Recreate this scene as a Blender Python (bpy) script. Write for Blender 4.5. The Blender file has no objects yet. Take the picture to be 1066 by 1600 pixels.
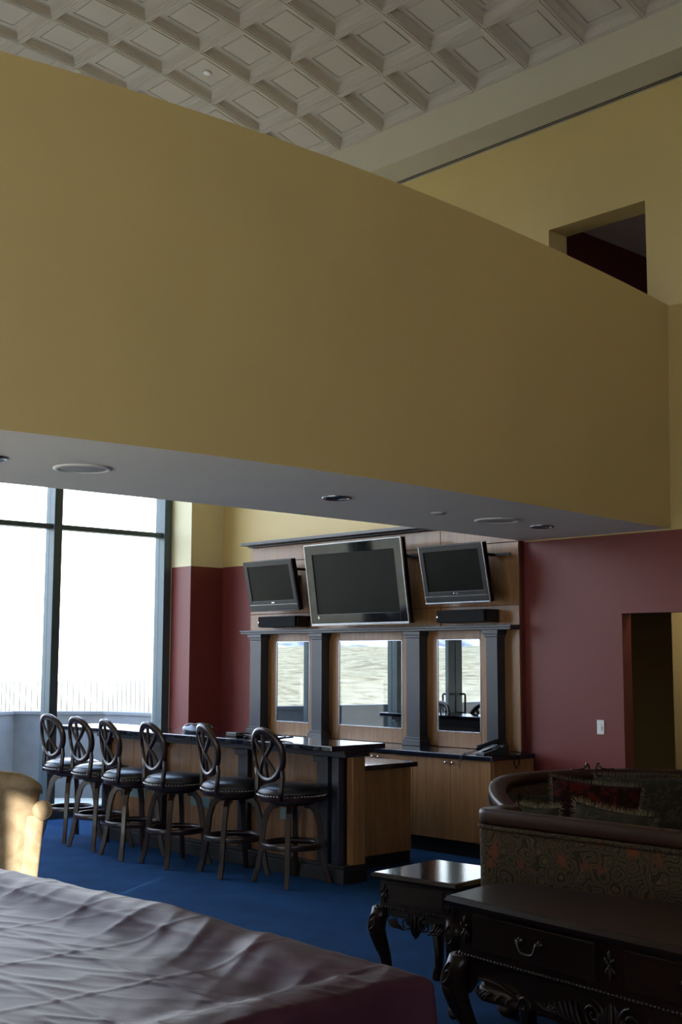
import bpy, bmesh, math, random
from mathutils import Vector, Matrix, Euler
R = math.radians
PI = math.pi
random.seed(7)
S = bpy.context.scene
COL = S.collection

# ------------------------------------------------------------------ camera
cam_d = bpy.data.cameras.new('camera')
cam = bpy.data.objects.new('camera', cam_d)
COL.objects.link(cam)
cam_d.sensor_width = 36.0
cam_d.lens = 1929.5 / 1600 * 36.0
cam_d.clip_end = 3000
_p, _r, _yaw = R(6.77), R(.155), R(43.165)
_F = Vector((0, math.cos(_p), math.sin(_p)))
_U = Vector((0, -math.sin(_p), math.cos(_p)))
_X0 = Vector((1, 0, 0))
_X = _X0 * math.cos(_r) + _U * math.sin(_r)
_UU = _U * math.cos(_r) - _X0 * math.sin(_r)
_RM = Matrix(((math.sin(_yaw), -math.cos(_yaw), 0), (math.cos(_yaw), math.sin(_yaw), 0), (0, 0, 1)))
_X, _UU, _F = _RM @ _X, _RM @ _UU, _RM @ _F
_m = Matrix((_X, _UU, -_F)).transposed().to_4x4()
_m.translation = (0, 0, 1.7)
cam.matrix_world = _m
S.camera = cam

# ------------------------------------------------------------------ sky, sun, exposure
S.view_settings.view_transform = 'Standard'
S.view_settings.look = 'None'
S.view_settings.gamma = 1
S.view_settings.use_curve_mapping = False
S.view_settings.exposure = 0.92
S.cycles.use_denoising = True
S.cycles.max_bounces = 12
S.cycles.diffuse_bounces = 8
S.cycles.glossy_bounces = 6
S.cycles.transparent_max_bounces = 16
S.cycles.sample_clamp_indirect = 8.0
SUN_DIR = Vector((0.50, -0.80, 0.33)).normalized()       # towards the sun
W = bpy.data.worlds.new('sky')
S.world = W
W.use_nodes = True
_nt = W.node_tree
_bg = _nt.nodes['Background']
_tc = _nt.nodes.new('ShaderNodeTexCoord')
_sx = _nt.nodes.new('ShaderNodeSeparateXYZ')
_cr = _nt.nodes.new('ShaderNodeValToRGB')
_nt.links.new(_tc.outputs['Generated'], _sx.inputs[0])
_nt.links.new(_sx.outputs['Z'], _cr.inputs[0])
_cr.color_ramp.elements[0].position = 0.0
_cr.color_ramp.elements[0].color = (1.0, 1.0, 1.0, 1)          # bright haze at the horizon
_cr.color_ramp.elements[1].position = 0.75
_cr.color_ramp.elements[1].color = (.42, .62, 1.0, 1)           # clear blue overhead
_nt.links.new(_cr.outputs[0], _bg.inputs[0])
_bg.inputs[1].default_value = 4.4
_sun = bpy.data.lights.new('sun', 'SUN')
_sun.energy = 10.5
_sun.angle = R(.55)
_sun.color = (1.0, .95, .88)
sun = bpy.data.objects.new('sun', _sun)
COL.objects.link(sun)
sun.rotation_euler = SUN_DIR.to_track_quat('Z', 'Y').to_euler()

# ------------------------------------------------------------------ materials
def new_mat(name):
    m = bpy.data.materials.new(name)
    m.use_nodes = True
    return m, m.node_tree, m.node_tree.nodes['Principled BSDF']

def lin(r, g, b):
    f = lambda c: c / 12.92 if c <= .04045 else ((c + .055) / 1.055) ** 2.4
    return (f(r / 255), f(g / 255), f(b / 255), 1)

def nd(nt, t, **k):
    n = nt.nodes.new(t)
    for a, v in k.items():
        setattr(n, a, v)
    return n

def coords(nt, scale=(1, 1, 1), rot=(0, 0, 0)):
    tc = nd(nt, 'ShaderNodeTexCoord')
    mp = nd(nt, 'ShaderNodeMapping')
    mp.inputs['Scale'].default_value = scale
    mp.inputs['Rotation'].default_value = rot
    nt.links.new(tc.outputs['Object'], mp.inputs['Vector'])
    return mp.outputs[0]

def noise(nt, vec, scale, detail=3, rough=.5, dist=0):
    n = nd(nt, 'ShaderNodeTexNoise')
    n.inputs['Scale'].default_value = scale
    n.inputs['Detail'].default_value = detail
    n.inputs['Roughness'].default_value = rough
    n.inputs['Distortion'].default_value = dist
    nt.links.new(vec, n.inputs['Vector'])
    return n.outputs[0]

def ramp(nt, fac, stops):
    r = nd(nt, 'ShaderNodeValToRGB')
    e = r.color_ramp.elements
    while len(e) < len(stops):
        e.new(.5)
    for i, (p, c) in enumerate(stops):
        e[i].position = p
        e[i].color = c
    nt.links.new(fac, r.inputs[0])
    return r.outputs[0]

def bump(nt, b, h, strength=.2, dist=.01):
    n = nd(nt, 'ShaderNodeBump')
    n.inputs['Strength'].default_value = strength
    n.inputs['Distance'].default_value = dist
    nt.links.new(h, n.inputs['Height'])
    nt.links.new(n.outputs[0], b.inputs['Normal'])

def paint(name, c, rough=.55, bs=.06, spec=.3):
    m, nt, b = new_mat(name)
    v = coords(nt)
    c2 = tuple(x * .93 for x in c[:3]) + (1,)
    nt.links.new(ramp(nt, noise(nt, v, 1.2, 4), [(.3, c2), (.7, c)]), b.inputs['Base Color'])
    b.inputs['Roughness'].default_value = rough
    b.inputs['Specular IOR Level'].default_value = spec
    bump(nt, b, noise(nt, v, 160, 2), bs, .003)
    return m

def wood(name, c1, c2, scale=(14, 14, 1.1), rough=.4, coat=0.0, grain=.04, spec=.5):
    m, nt, b = new_mat(name)
    v = coords(nt, scale)
    f = noise(nt, v, 1.0, 6, .62, 1.4)
    fine = noise(nt, coords(nt, tuple(s * 9 for s in scale)), 1.0, 3, .6)
    mx = nd(nt, 'ShaderNodeMath', operation='MULTIPLY_ADD')
    mx.inputs[1].default_value = .35
    nt.links.new(fine, mx.inputs[0])
    ml = nd(nt, 'ShaderNodeMath', operation='MULTIPLY')
    ml.inputs[1].default_value = .75
    nt.links.new(f, ml.inputs[0])
    nt.links.new(ml.outputs[0], mx.inputs[2])
    nt.links.new(ramp(nt, mx.outputs[0], [(.32, c1), (.75, c2)]), b.inputs['Base Color'])
    b.inputs['Roughness'].default_value = rough
    b.inputs['Specular IOR Level'].default_value = spec
    b.inputs['Coat Weight'].default_value = coat
    b.inputs['Coat Roughness'].default_value = .12
    bump(nt, b, fine, grain, .004)
    return m

def solid(name, c, rough=.5, metal=0, spec=.5, coat=0, bs=0, bscale=80):
    m, nt, b = new_mat(name)
    v = coords(nt)
    c2 = tuple(x * .85 for x in c[:3]) + (1,)
    nt.links.new(ramp(nt, noise(nt, v, 6, 3), [(.3, c2), (.7, c)]), b.inputs['Base Color'])
    b.inputs['Roughness'].default_value = rough
    b.inputs['Metallic'].default_value = metal
    b.inputs['Specular IOR Level'].default_value = spec
    b.inputs['Coat Weight'].default_value = coat
    if bs:
        bump(nt, b, noise(nt, v, bscale, 3), bs, .004)
    return m

M = {}
M['yellow'] = paint('yellow_paint', lin(198, 176, 118), .45, .06, .45)
M['yellow_pale'] = paint('pale_yellow_paint', lin(216, 206, 166), .45, .06, .45)
M['burgundy'] = paint('burgundy_paint', lin(112, 50, 47), .42, .06, .4)
M['ceiling'] = paint('ceiling_white', lin(182, 174, 162), .8, .1, .2)
M['beam'] = paint('beam_cream_paint', lin(190, 184, 164), .7)
M['soffit'] = paint('soffit_grey_paint', lin(232, 229, 222), .7)
M['wood'] = wood('honey_veneer', lin(106, 72, 40), lin(152, 110, 68), (13, 13, .9), .36, .25)
M['wood_dark'] = wood('espresso_wood', lin(24, 13, 11), lin(46, 25, 20), (22, 22, 2.2), .32, .15)
M['mahogany'] = wood('mahogany', lin(16, 9, 8), lin(36, 20, 15), (6, 30, 30), .32, .0, .04, .25)
M['rail_wood'] = wood('sofa_rail_wood', lin(30, 17, 10), lin(58, 34, 20), (5, 30, 30), .42, .0, .04, .25)
M['trim'] = solid('charcoal_lacquer', lin(44, 48, 58), .3, 0, .5)
M['granite'] = solid('polished_black_stone', lin(26, 28, 40), .07, 0, .6)
M['base'] = solid('black_baseboard', lin(16, 16, 18), .5)
M['frame'] = solid('dark_aluminium', lin(74, 88, 94), .45, .3, .5)
M['chrome'] = solid('brushed_nickel', lin(200, 200, 205), .22, 1)
M['brass'] = solid('aged_brass', lin(84, 78, 66), .4, 1)
M['nail'] = solid('silver_nail', lin(215, 212, 205), .18, 1)
M['black_leather'] = solid('black_leather', lin(24, 26, 32), .33, 0, .5, 0, .25, 140)
M['plastic'] = solid('black_plastic', lin(20, 20, 23), .38)
M['gloss'] = solid('gloss_black', lin(14, 14, 16), .06, 0, .4)
M['screen'] = solid('screen_glass', lin(16, 14, 13), .3, 0, .12)
M['silver'] = solid('silver_trim', lin(190, 192, 200), .25, 1)
M['fabric_black'] = solid('speaker_cloth', lin(20, 21, 23), .85, 0, .2, 0, .3, 600)
M['white_plastic'] = solid('white_plastic', lin(226, 226, 222), .4)
M['grille'] = solid('grille_white', lin(176, 177, 178), .6, 0, .3, 0, .5, 500)
M['dark_can'] = solid('downlight_baffle', lin(14, 14, 14), .6)
M['terrace'] = solid('terrace_paving', lin(224, 220, 210), .9, 0, .2, 0, .2, 60)
M['concrete'] = solid('parapet_concrete', lin(134, 138, 146), .9, 0, .2, 0, .2, 60)
M['steel'] = solid('grey_steel', lin(120, 120, 120), .5, .7)
M['plate'] = solid('pale_teal_plate', lin(112, 142, 146), .5)
M['cord'] = solid('black_cord', lin(20, 20, 24), .45)
M['bag_blue'] = solid('pale_blue_plastic', lin(150, 165, 190), .35)

def carpet():
    m, nt, b = new_mat('blue_carpet')
    v = coords(nt)
    f = noise(nt, v, 260, 3, .7)
    g = noise(nt, v, 3, 4)
    mx = nd(nt, 'ShaderNodeMath', operation='MULTIPLY_ADD')
    mx.inputs[1].default_value = .5
    nt.links.new(g, mx.inputs[0])
    nt.links.new(f, mx.inputs[2])
    nt.links.new(ramp(nt, mx.outputs[0], [(.45, lin(15, 43, 76)), (1.0, lin(34, 78, 122))]), b.inputs['Base Color'])
    b.inputs['Roughness'].default_value = 1
    b.inputs['Specular IOR Level'].default_value = .1
    bump(nt, b, f, .7, .01)
    return m
M['carpet'] = carpet()
M['bounce_pale'] = solid('pale_bounce_floor', lin(214, 206, 190), .5, 0, .3)  # pale floor put in out of view to bounce sun upward

def tapestry():
    m, nt, b = new_mat('paisley_tapestry')
    v = coords(nt)
    n1 = nd(nt, 'ShaderNodeTexNoise')
    n1.inputs['Scale'].default_value = 7
    n1.inputs['Detail'].default_value = 1
    nt.links.new(v, n1.inputs['Vector'])
    mixv = nd(nt, 'ShaderNodeVectorMath', operation='MULTIPLY_ADD')
    mixv.inputs[1].default_value = (.14, .14, .14)
    nt.links.new(n1.outputs[1], mixv.inputs[0])
    nt.links.new(v, mixv.inputs[2])
    vo = nd(nt, 'ShaderNodeTexVoronoi')
    vo.inputs['Scale'].default_value = 12
    nt.links.new(mixv.outputs[0], vo.inputs['Vector'])
    sn = nd(nt, 'ShaderNodeMath', operation='SINE')
    mu = nd(nt, 'ShaderNodeMath', operation='MULTIPLY')
    mu.inputs[1].default_value = 26
    nt.links.new(vo.outputs['Distance'], mu.inputs[0])
    nt.links.new(mu.outputs[0], sn.inputs[0])
    ha = nd(nt, 'ShaderNodeMath', operation='MULTIPLY_ADD')
    ha.inputs[1].default_value = .5
    ha.inputs[2].default_value = .5
    nt.links.new(sn.outputs[0], ha.inputs[0])
    c1 = ramp(nt, ha.outputs[0], [(.2, lin(44, 38, 28)), (.5, lin(76, 62, 42)), (.62, lin(92, 68, 44)), (.9, lin(50, 50, 40))])
    sp = ramp(nt, noise(nt, v, 10, 2), [(.55, (0, 0, 0, 1)), (.68, (1, 1, 1, 1))])
    mx = nd(nt, 'ShaderNodeMix', data_type='RGBA')
    nt.links.new(sp, mx.inputs[0])
    nt.links.new(c1, mx.inputs[6])
    mx.inputs[7].default_value = lin(98, 52, 34)
    nt.links.new(mx.outputs[2], b.inputs['Base Color'])
    b.inputs['Roughness'].default_value = .95
    b.inputs['Specular IOR Level'].default_value = .15
    bump(nt, b, noise(nt, v, 300, 2), .4, .006)
    return m
M['tapestry'] = tapestry()

def spotted(name, c1, c2, scale, lo=.5, hi=.6):
    m, nt, b = new_mat(name)
    v = coords(nt)
    nt.links.new(ramp(nt, noise(nt, v, scale, 3, .6, 1), [(lo, c1), (hi, c2)]), b.inputs['Base Color'])
    b.inputs['Roughness'].default_value = .95
    b.inputs['Specular IOR Level'].default_value = .1
    bump(nt, b, noise(nt, v, 320, 2), .5, .006)
    return m
M['olive'] = spotted('olive_chenille', lin(46, 42, 30), lin(60, 54, 38), 30)
M['tan_fabric'] = spotted('tan_chenille', lin(48, 44, 34), lin(66, 60, 46), 26)
M['red_pattern'] = spotted('red_floral_weave', lin(34, 18, 15), lin(74, 22, 19), 16, .5, .58)
M['fringe'] = spotted('fringe_yarn', lin(104, 94, 76), lin(140, 128, 104), 60)
M['suede'] = spotted('beige_suede', lin(142, 120, 92), lin(166, 146, 118), 7, .35, .65)

def leatherette():
    m, nt, b = new_mat('burgundy_leatherette')
    v = coords(nt)
    nt.links.new(ramp(nt, noise(nt, v, 5, 4), [(.3, lin(60, 35, 45)), (.7, lin(74, 44, 55))]), b.inputs['Base Color'])
    b.inputs['Roughness'].default_value = .42
    b.inputs['IOR'].default_value = 1.13
    b.inputs['Specular Tint'].default_value = (.9, .75, .9, 1)
    bump(nt, b, noise(nt, v, 220, 3), .12, .004)
    return m
M['cover'] = leatherette()

def glass():
    m, nt, b = new_mat('window_glass')
    nt.nodes.remove(b)
    out = nt.nodes['Material Output']
    tr = nd(nt, 'ShaderNodeBsdfTransparent')
    tr.inputs[0].default_value = (.95, .97, .97, 1)
    gl = nd(nt, 'ShaderNodeBsdfGlossy')
    gl.inputs['Roughness'].default_value = 0
    lw = nd(nt, 'ShaderNodeLayerWeight')
    pw = nd(nt, 'ShaderNodeMath', operation='POWER')
    pw.inputs[1].default_value = 5
    fr = nd(nt, 'ShaderNodeMath', operation='MULTIPLY_ADD')
    fr.inputs[1].default_value = .5
    fr.inputs[2].default_value = .03
    nt.links.new(lw.outputs['Facing'], pw.inputs[0])
    nt.links.new(pw.outputs[0], fr.inputs[0])
    mx = nd(nt, 'ShaderNodeMixShader')
    nt.links.new(fr.outputs[0], mx.inputs[0])
    nt.links.new(tr.outputs[0], mx.inputs[1])
    nt.links.new(gl.outputs[0], mx.inputs[2])
    nt.links.new(mx.outputs[0], out.inputs[0])
    return m
M['glass'] = glass()

def diffuser():
    m, nt, b = new_mat('translucent_diffuser')  # sheet added to spread direct sun into soft light
    nt.nodes.remove(b)
    out = nt.nodes['Material Output']
    tr = nd(nt, 'ShaderNodeBsdfTranslucent')
    di = nd(nt, 'ShaderNodeBsdfDiffuse')
    tr.inputs[0].default_value = (.22, .22, .21, 1)
    di.inputs[0].default_value = (.7, .7, .68, 1)
    mx = nd(nt, 'ShaderNodeMixShader')
    mx.inputs[0].default_value = .5
    nt.links.new(tr.outputs[0], mx.inputs[1])
    nt.links.new(di.outputs[0], mx.inputs[2])
    nt.links.new(mx.outputs[0], out.inputs[0])
    return m
M['diffuser'] = diffuser()

def mirror_mat():
    m, nt, b = new_mat('tinted_mirror')
    b.inputs['Base Color'].default_value = (.40, .42, .42, 1)
    b.inputs['Metallic'].default_value = 1
    b.inputs['Roughness'].default_value = 0.0
    return m
M['mirror'] = mirror_mat()

def hill_mat():
    m, nt, b = new_mat('dry_hillside')
    v = coords(nt)
    a = ramp(nt, noise(nt, v, .5, 9, .75), [(.36, lin(112, 101, 84)), (.48, lin(156, 144, 118)), (.66, lin(178, 168, 144))])
    nt.links.new(a, b.inputs['Base Color'])
    b.inputs['Roughness'].default_value = 1
    b.inputs['Specular IOR Level'].default_value = 0
    return m
M['hill'] = hill_mat()
def mountain_mat():
    m, nt, b = new_mat('pale_rocky_mountain')
    v = coords(nt)
    a = ramp(nt, noise(nt, v, .02, 8, .7), [(.4, lin(110, 114, 126)), (.5, lin(186, 188, 196)), (.7, lin(206, 206, 210))])
    nt.links.new(a, b.inputs['Base Color'])
    b.inputs['Roughness'].default_value = 1
    b.inputs['Specular IOR Level'].default_value = 0
    return m
M['mountain'] = mountain_mat()

# ------------------------------------------------------------------ mesh builder
class MB:
    def __init__(self):
        self.v, self.f, self.mi, self.sm = [], [], [], []
        self.T = Matrix.Identity(4)

    def add(self, vs, fs, mi=0, smooth=False):
        n = len(self.v)
        self.v += [tuple(self.T @ Vector(p)) for p in vs]
        for f in fs:
            self.f.append(tuple(i + n for i in f))
            self.mi.append(mi)
            self.sm.append(smooth)
        return self

    def box(self, x0, x1, y0, y1, z0, z1, mi=0):
        vs = [(x, y, z) for z in (z0, z1) for y in (y0, y1) for x in (x0, x1)]
        return self.add(vs, [(0, 2, 3, 1), (4, 5, 7, 6), (0, 1, 5, 4), (2, 6, 7, 3), (0, 4, 6, 2), (1, 3, 7, 5)], mi)

    def rings(self, rings, closed=True, caps=True, mi=0, smooth=True):
        n = len(rings[0])
        vs = [p for r in rings for p in r]
        fs = []
        for i in range(len(rings) - 1):
            for j in range(n if closed else n - 1):
                k = (j + 1) % n
                fs.append((i * n + j, i * n + k, (i + 1) * n + k, (i + 1) * n + j))
        self.add(vs, fs, mi, smooth)
        if caps and closed:
            self.add(list(rings[0]), [tuple(range(n))[::-1]], mi, False)
            self.add(list(rings[-1]), [tuple(range(n))], mi, False)
        return self

    def lathe(self, prof, n=24, c=(0, 0, 0), mi=0, caps=True):
        rs = [[(c[0] + r * math.cos(2 * PI * j / n), c[1] + r * math.sin(2 * PI * j / n), c[2] + z) for j in range(n)] for r, z in prof]
        return self.rings(rs, True, caps, mi)

    def tube(self, pts, rad, n=8, closed=False, mi=0, flat=None, up=None):
        """sweep an ellipse along pts; rad a number or list; flat = ratio of the second half axis, up = fixed reference"""
        P = [Vector(p) for p in pts]
        m = len(P)
        rad = [rad] * m if not isinstance(rad, (list, tuple)) else rad
        flat = 1 if flat is None else flat
        rs = []
        ref = Vector(up) if up else None
        prev = None
        for i in range(m):
            a = P[(i - 1) % m] if closed or i else P[0]
            b = P[(i + 1) % m] if closed or i < m - 1 else P[-1]
            t = (b - a).normalized()
            if ref is not None:
                u = ref - t * ref.dot(t)
            elif prev is None:
                r0 = Vector((0, 0, 1)) if abs(t.z) < .9 else Vector((1, 0, 0))
                u = r0 - t * r0.dot(t)
            else:
                u = prev - t * prev.dot(t)
            u.normalize()
            prev = u
            w = t.cross(u)
            rs.append([tuple(P[i] + u * (rad[i] * math.cos(2 * PI * j / n)) + w * (rad[i] * flat * math.sin(2 * PI * j / n))) for j in range(n)])
        if closed:
            rs.append(rs[0])
        return self.rings(rs, True, not closed, mi)

    def prism(self, poly, h0, h1, axis='z', mi=0, smooth=False):
        """extrude a polygon of (a, b) along an axis"""
        def P(a, b, h):
            return {'z': (a, b, h), 'y': (a, h, b), 'x': (h, a, b)}[axis]
        n = len(poly)
        r0 = [P(a, b, h0) for a, b in poly]
        r1 = [P(a, b, h1) for a, b in poly]
        self.add(r0 + r1, [(j, (j + 1) % n, n + (j + 1) % n, n + j) for j in range(n)], mi, smooth)
        self.add(r0, [tuple(range(n))[::-1]], mi)
        self.add(r1, [tuple(range(n))], mi)
        return self

    def grid(self, fn, nu, nv, mi=0, smooth=True):
        vs = [fn(i / nu, j / nv) for i in range(nu + 1) for j in range(nv + 1)]
        fs = [(i * (nv + 1) + j, (i + 1) * (nv + 1) + j, (i + 1) * (nv + 1) + j + 1, i * (nv + 1) + j + 1) for i in range(nu) for j in range(nv)]
        return self.add(vs, fs, mi, smooth)

WL = {}
def empty(name, loc=(0, 0, 0), rz=0, kind=None):
    o = bpy.data.objects.new(name, None)
    COL.objects.link(o)
    o.location = loc
    o.rotation_euler = (0, 0, rz)
    o.empty_display_size = .1
    WL[o.name] = Vector(loc)
    if kind:
        o['kind'] = kind
    return o

def tag(o, label, cat, group=None):
    o['label'] = label
    o['category'] = cat
    if group:
        o['group'] = group
    return o

def thing(name, label, cat, loc=(0, 0, 0), rz=0, group=None):
    return tag(empty(name, loc, rz), label, cat, group)

def O(name, mb, mats, parent=None, world=False, bevel=0, seg=2, weld=True, sub=0):
    """link the builder's mesh as ONE object; world=True: the vertices are world coordinates under an unrotated parent"""
    me = bpy.data.meshes.new(name)
    me.from_pydata(mb.v, [], mb.f)
    mats = mats if isinstance(mats, (list, tuple)) else [mats]
    for m in mats:
        me.materials.append(M[m] if isinstance(m, str) else m)
    me.polygons.foreach_set('material_index', mb.mi)
    me.polygons.foreach_set('use_smooth', mb.sm)
    bm = bmesh.new()
    bm.from_mesh(me)
    if weld:
        bmesh.ops.remove_doubles(bm, verts=bm.verts, dist=1e-5)
    bmesh.ops.recalc_face_normals(bm, faces=bm.faces)
    bm.to_mesh(me)
    bm.free()
    o = bpy.data.objects.new(name, me)
    COL.objects.link(o)
    if bevel:
        bv = o.modifiers.new('bevel', 'BEVEL')
        bv.width = bevel
        bv.segments = seg
        bv.limit_method = 'ANGLE'
        bv.angle_limit = R(40)
    if sub:
        sb = o.modifiers.new('sub', 'SUBSURF')
        sb.levels = sub
        sb.render_levels = sub
    pw = Vector((0, 0, 0))
    if parent is not None:
        o.parent = parent
        pw = WL[parent.name]
    if world and parent is not None:
        o.location = -pw
        WL[o.name] = Vector((0, 0, 0))
    else:
        WL[o.name] = pw.copy()
    return o

def struct(name, mb, mats, parent=None, **k):
    o = O(name, mb, mats, parent, world=parent is not None, **k)
    if parent is None:
        o['kind'] = 'structure'
    return o

def copy_tree(o, parent=None):
    c = o.copy()
    COL.objects.link(c)
    c.parent = parent
    for ch in list(o.children):
        copy_tree(ch, c)
    return c

def B(*a):
    return MB().box(*a)

# ================================================================== SETTING
WY = 8.88                                  # main wall plane
XW = -11.9                                 # window wall plane
ZS = 2.767                                 # underside of the walkway
ZT = 4.65                                  # top of its parapet
ZB = 6.586                                 # underside of the beam

struct('floor', B(-12.2, 6, .35, WY + 4, -.12, 0), 'carpet')
struct('bounce_floor', B(-12.2, 6, -3, .35, -.12, 0), 'bounce_pale')  # added pale strip, unseen, reflects sun up to the soffit

# -- wall with the bar, two openings
def wall_back():
    m = MB()
    zc = 2.757
    def slab(x0, x1, z0, z1, y1):
        if z1 <= zc:
            m.box(x0, x1, WY, y1, z0, z1, 1)
        elif z0 >= zc:
            m.box(x0, x1, WY, y1, z0, z1, 0)
        else:
            m.box(x0, x1, WY, y1, z0, zc, 1)
            m.box(x0, x1, WY, y1, zc, z1, 0)
    y1, y2 = WY + .13, WY + .27
    slab(-12.2, -6.0, 0, zc, y1)
    slab(-6.0, -4.9, 2.085, zc, y1)
    slab(-4.9, 6, 0, zc, y1)
    slab(-12.2, -6.69, zc, 8, y2)
    slab(-6.69, -5.665, zc, 3.3, y2)
    slab(-6.69, -5.665, 5.612, 8, y2)
    slab(-5.665, 6, zc, 8, y2)
    return m
struct('wall_back', wall_back(), ['yellow', 'burgundy'])

# -- the pier beside the window
pier = MB()
pier.box(-11.86, -11.487, 8.415, WY - .001, 0, 2.75, 1)
pier.box(-11.86, -11.487, 8.415, WY - .001, 2.75, 8, 0)
struct('wall_pier', pier, ['yellow_pale', 'burgundy'])

# -- hallway behind the lower opening and room behind the upper one
hall = MB()
hall.box(-6.22, -2, 10.0, 10.1, 0, 2.6)
hall.box(-9.5, -2, 12.0, 12.1, 0, 2.6)
hall.box(-9.6, -9.5, 9.02, 12.1, 0, 2.6)
hall.box(-2.0, -1.9, 9.02, 12.1, 0, 2.6)
struct('wall_hallway', hall, 'yellow')
struct('ceiling_hallway', B(-9.6, -1.9, WY + .131, 12.1, 2.6, 2.7), 'soffit')
hl = bpy.data.lights.new('hall_fill', 'AREA')  # added fill light for the hallway, no fixture behind it
hl.energy = 3
hl.size = .4
hl.color = (1, .9, .75)
hlo = bpy.data.objects.new('hall_fill', hl)
COL.objects.link(hlo)
hlo.location = (-5.85, 9.3, 2.5)
ul = bpy.data.lights.new('upper_room_fill', 'AREA')  # added fill that lifts the dark room above, not a fixture
ul.energy = 3.5
ul.color = (.8, .8, 1)
ul.size = .5
ulo = bpy.data.objects.new('upper_room_fill', ul)
COL.objects.link(ulo)
ulo.location = (-4.2, 11.0, 5.9)
up = MB()
up.box(-7.3, -7.2, WY + .271, 14, 3.3, 6.4)
up.box(-7.3, -3, 14, 14.1, 3.3, 6.4)
up.box(-3.1, -3, WY + .271, 14, 3.3, 6.4)
struct('wall_upper_room', up, 'burgundy')
struct('ceiling_upper_room', B(-7.3, -3, WY + .271, 14.1, 6.03, 6.13), 'soffit')
struct('floor_upper_room', B(-7.3, -3, WY + .001, 14.1, 3.18, 3.3), 'soffit')

# -- beam with the slot
bm_ = MB()
bm_.box(-12.2, 6, 8.42, WY - .001, ZB, 7.05)
struct('trim_1', bm_, 'beam')
sl = MB()
for y0, y1 in ((8.80, 8.815), (8.83, 8.845)):
    sl.box(-12.0, 5.9, y0, y1, ZB - .003, ZB)
struct('trim_2', sl, 'dark_can')

# -- coffered vault
CELL = .61
def hv(a):
    return 1.7 + CELL * (8.61 - .3207 * a - .0286 * a * a)
def coffer_mesh():
    half = CELL / 2
    prof = [(1.0, .008, 0), (.985, .008, 0), (.975, 0, 0), (.935, 0, 0), (.925, .012, 0), (.885, .012, 0), (.84, .04, 0), (.80, .062, 0), (.75, .072, 0), (.57, .072, 0), (.56, .082, 0), (.53, .082, 0), (.52, .072, 0)]
    rs = [[(sx * half * k, sy * half * k, z) for sx, sy in ((-1, -1), (1, -1), (1, 1), (-1, 1))] for k, z, _ in prof]
    m = MB()
    m.rings(rs, True, False, 0, False)
    m.add(rs[-1], [(0, 1, 2, 3)])
    return m
ceil = empty('ceiling', (0, 0, 7), 0, 'structure')
shell = MB()
NA = 11
ys = [(8.42 + a * CELL, hv(a)) for a in range(-NA, 1)]
shell.rings([[(-12.2, y, z + .2), (6, y, z + .2), (6, y, z + .125), (-12.2, y, z + .125)] for y, z in ys], True, True, 0, False)
O('vault_shell', shell, 'ceiling', ceil, True)
c0 = None
for a in range(-NA, 0):
    y0, z0 = 8.42 + a * CELL, hv(a)
    y1, z1 = 8.42 + (a + 1) * CELL, hv(a + 1)
    L = math.hypot(y1 - y0, z1 - z0)
    for b in range(-6, 16):
        xc = -8.993 + (b + .5) * CELL
        if c0 is None:
            c0 = O('coffer', coffer_mesh(), 'ceiling', ceil)
            o = c0
        else:
            o = c0.copy()
            COL.objects.link(o)
            o.parent = ceil
        o.location = (xc, (y0 + y1) / 2, (z0 + z1) / 2 - 7)
        o.rotation_euler = (math.atan2(z1 - z0, y1 - y0), 0, 0)
        o.scale = (1, L / CELL, 1)
struct('ceiling_front', B(-12.2, 6, -2.9, ys[0][0], 6.7, 6.9), 'ceiling')
struct('trim_3', B(-12.2, 6, ys[0][0] - .4, ys[0][0], 6.4, 7.1), 'beam')

# -- walkway: curved parapet, soffit
def xfront(y):
    return .003368 * y ** 3 - .076517 * y * y + .479771 * y - 6.091525
def xfront_top(y):
    return .001385 * y ** 3 - .047084 * y * y + .369055 * y - 6.008444
def xback(y):
    return -7.175 + .114 * y - .011 * y * y
wk = MB()
nyw = 60
prof_r = []
for i in range(nyw + 1):
    y = -1.2 + (WY - .002 + 1.2) * i / nyw
    xf, xt, xb = xfront(y), xfront_top(y), xback(y)
    prof_r.append([(xb, y, ZS), (xf, y, ZS), (xt, y, ZT), (xt - .14, y, ZT), (xt - .14, y, 3.3), (xb + .14, y, 3.3), (xb + .14, y, ZT), (xb, y, ZT)])
nr = len(prof_r[0])
for j in range(nr):
    k = (j + 1) % nr
    wk.rings([[r[j], r[k]] for r in prof_r], False, False, 1 if j == 0 else 0, True)
wk.add(prof_r[0], [(0, 1, 4, 5), (1, 2, 3, 4), (0, 5, 6, 7)])
wk.add(prof_r[-1], [(0, 1, 4, 5), (1, 2, 3, 4), (0, 5, 6, 7)])
_o = struct('balcony', wk, ['yellow', 'soffit'], weld=False)

# -- window wall: frames, transoms, panes, a pair of doors
def bay(name, y0, y1, transoms, door=False, top=6.3):
    w = empty(name, (XW, (y0 + y1) / 2, 0), 0, 'structure')
    fr = MB()
    d0, d1 = -12.05, -11.865
    fr.box(d0, d1, y1 - .1, y1, 0, top)
    O('mullion', fr, 'frame', w, True, .004)
    zs = [0.0] + transoms + [top]
    for z in transoms + [top - .055]:
        O('transom', B(-12.02, -11.90, y0, y1 - .1, z, z + .055), 'frame', w, True, .003)
    O('sill', B(-12.02, -11.89, y0, y1 - .1, 0, .09), 'frame', w, True, .003)
    for i in range(len(zs) - 1):
        z0 = zs[i] + (.09 if i == 0 else .055)
        z1 = zs[i + 1] - (.055 if i == len(zs) - 2 else 0)
        O('pane', B(-11.975, -11.965, y0, y1 - .1, z0, z1), 'glass', w, True)
    return w
bay('window_1', 6.96, 8.41, [3.095, 4.75])
bay('window_2', 5.42, 6.96, [3.095, 4.75])
bay('window_3', 5.22, 5.42, [3.095, 4.75])
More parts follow.
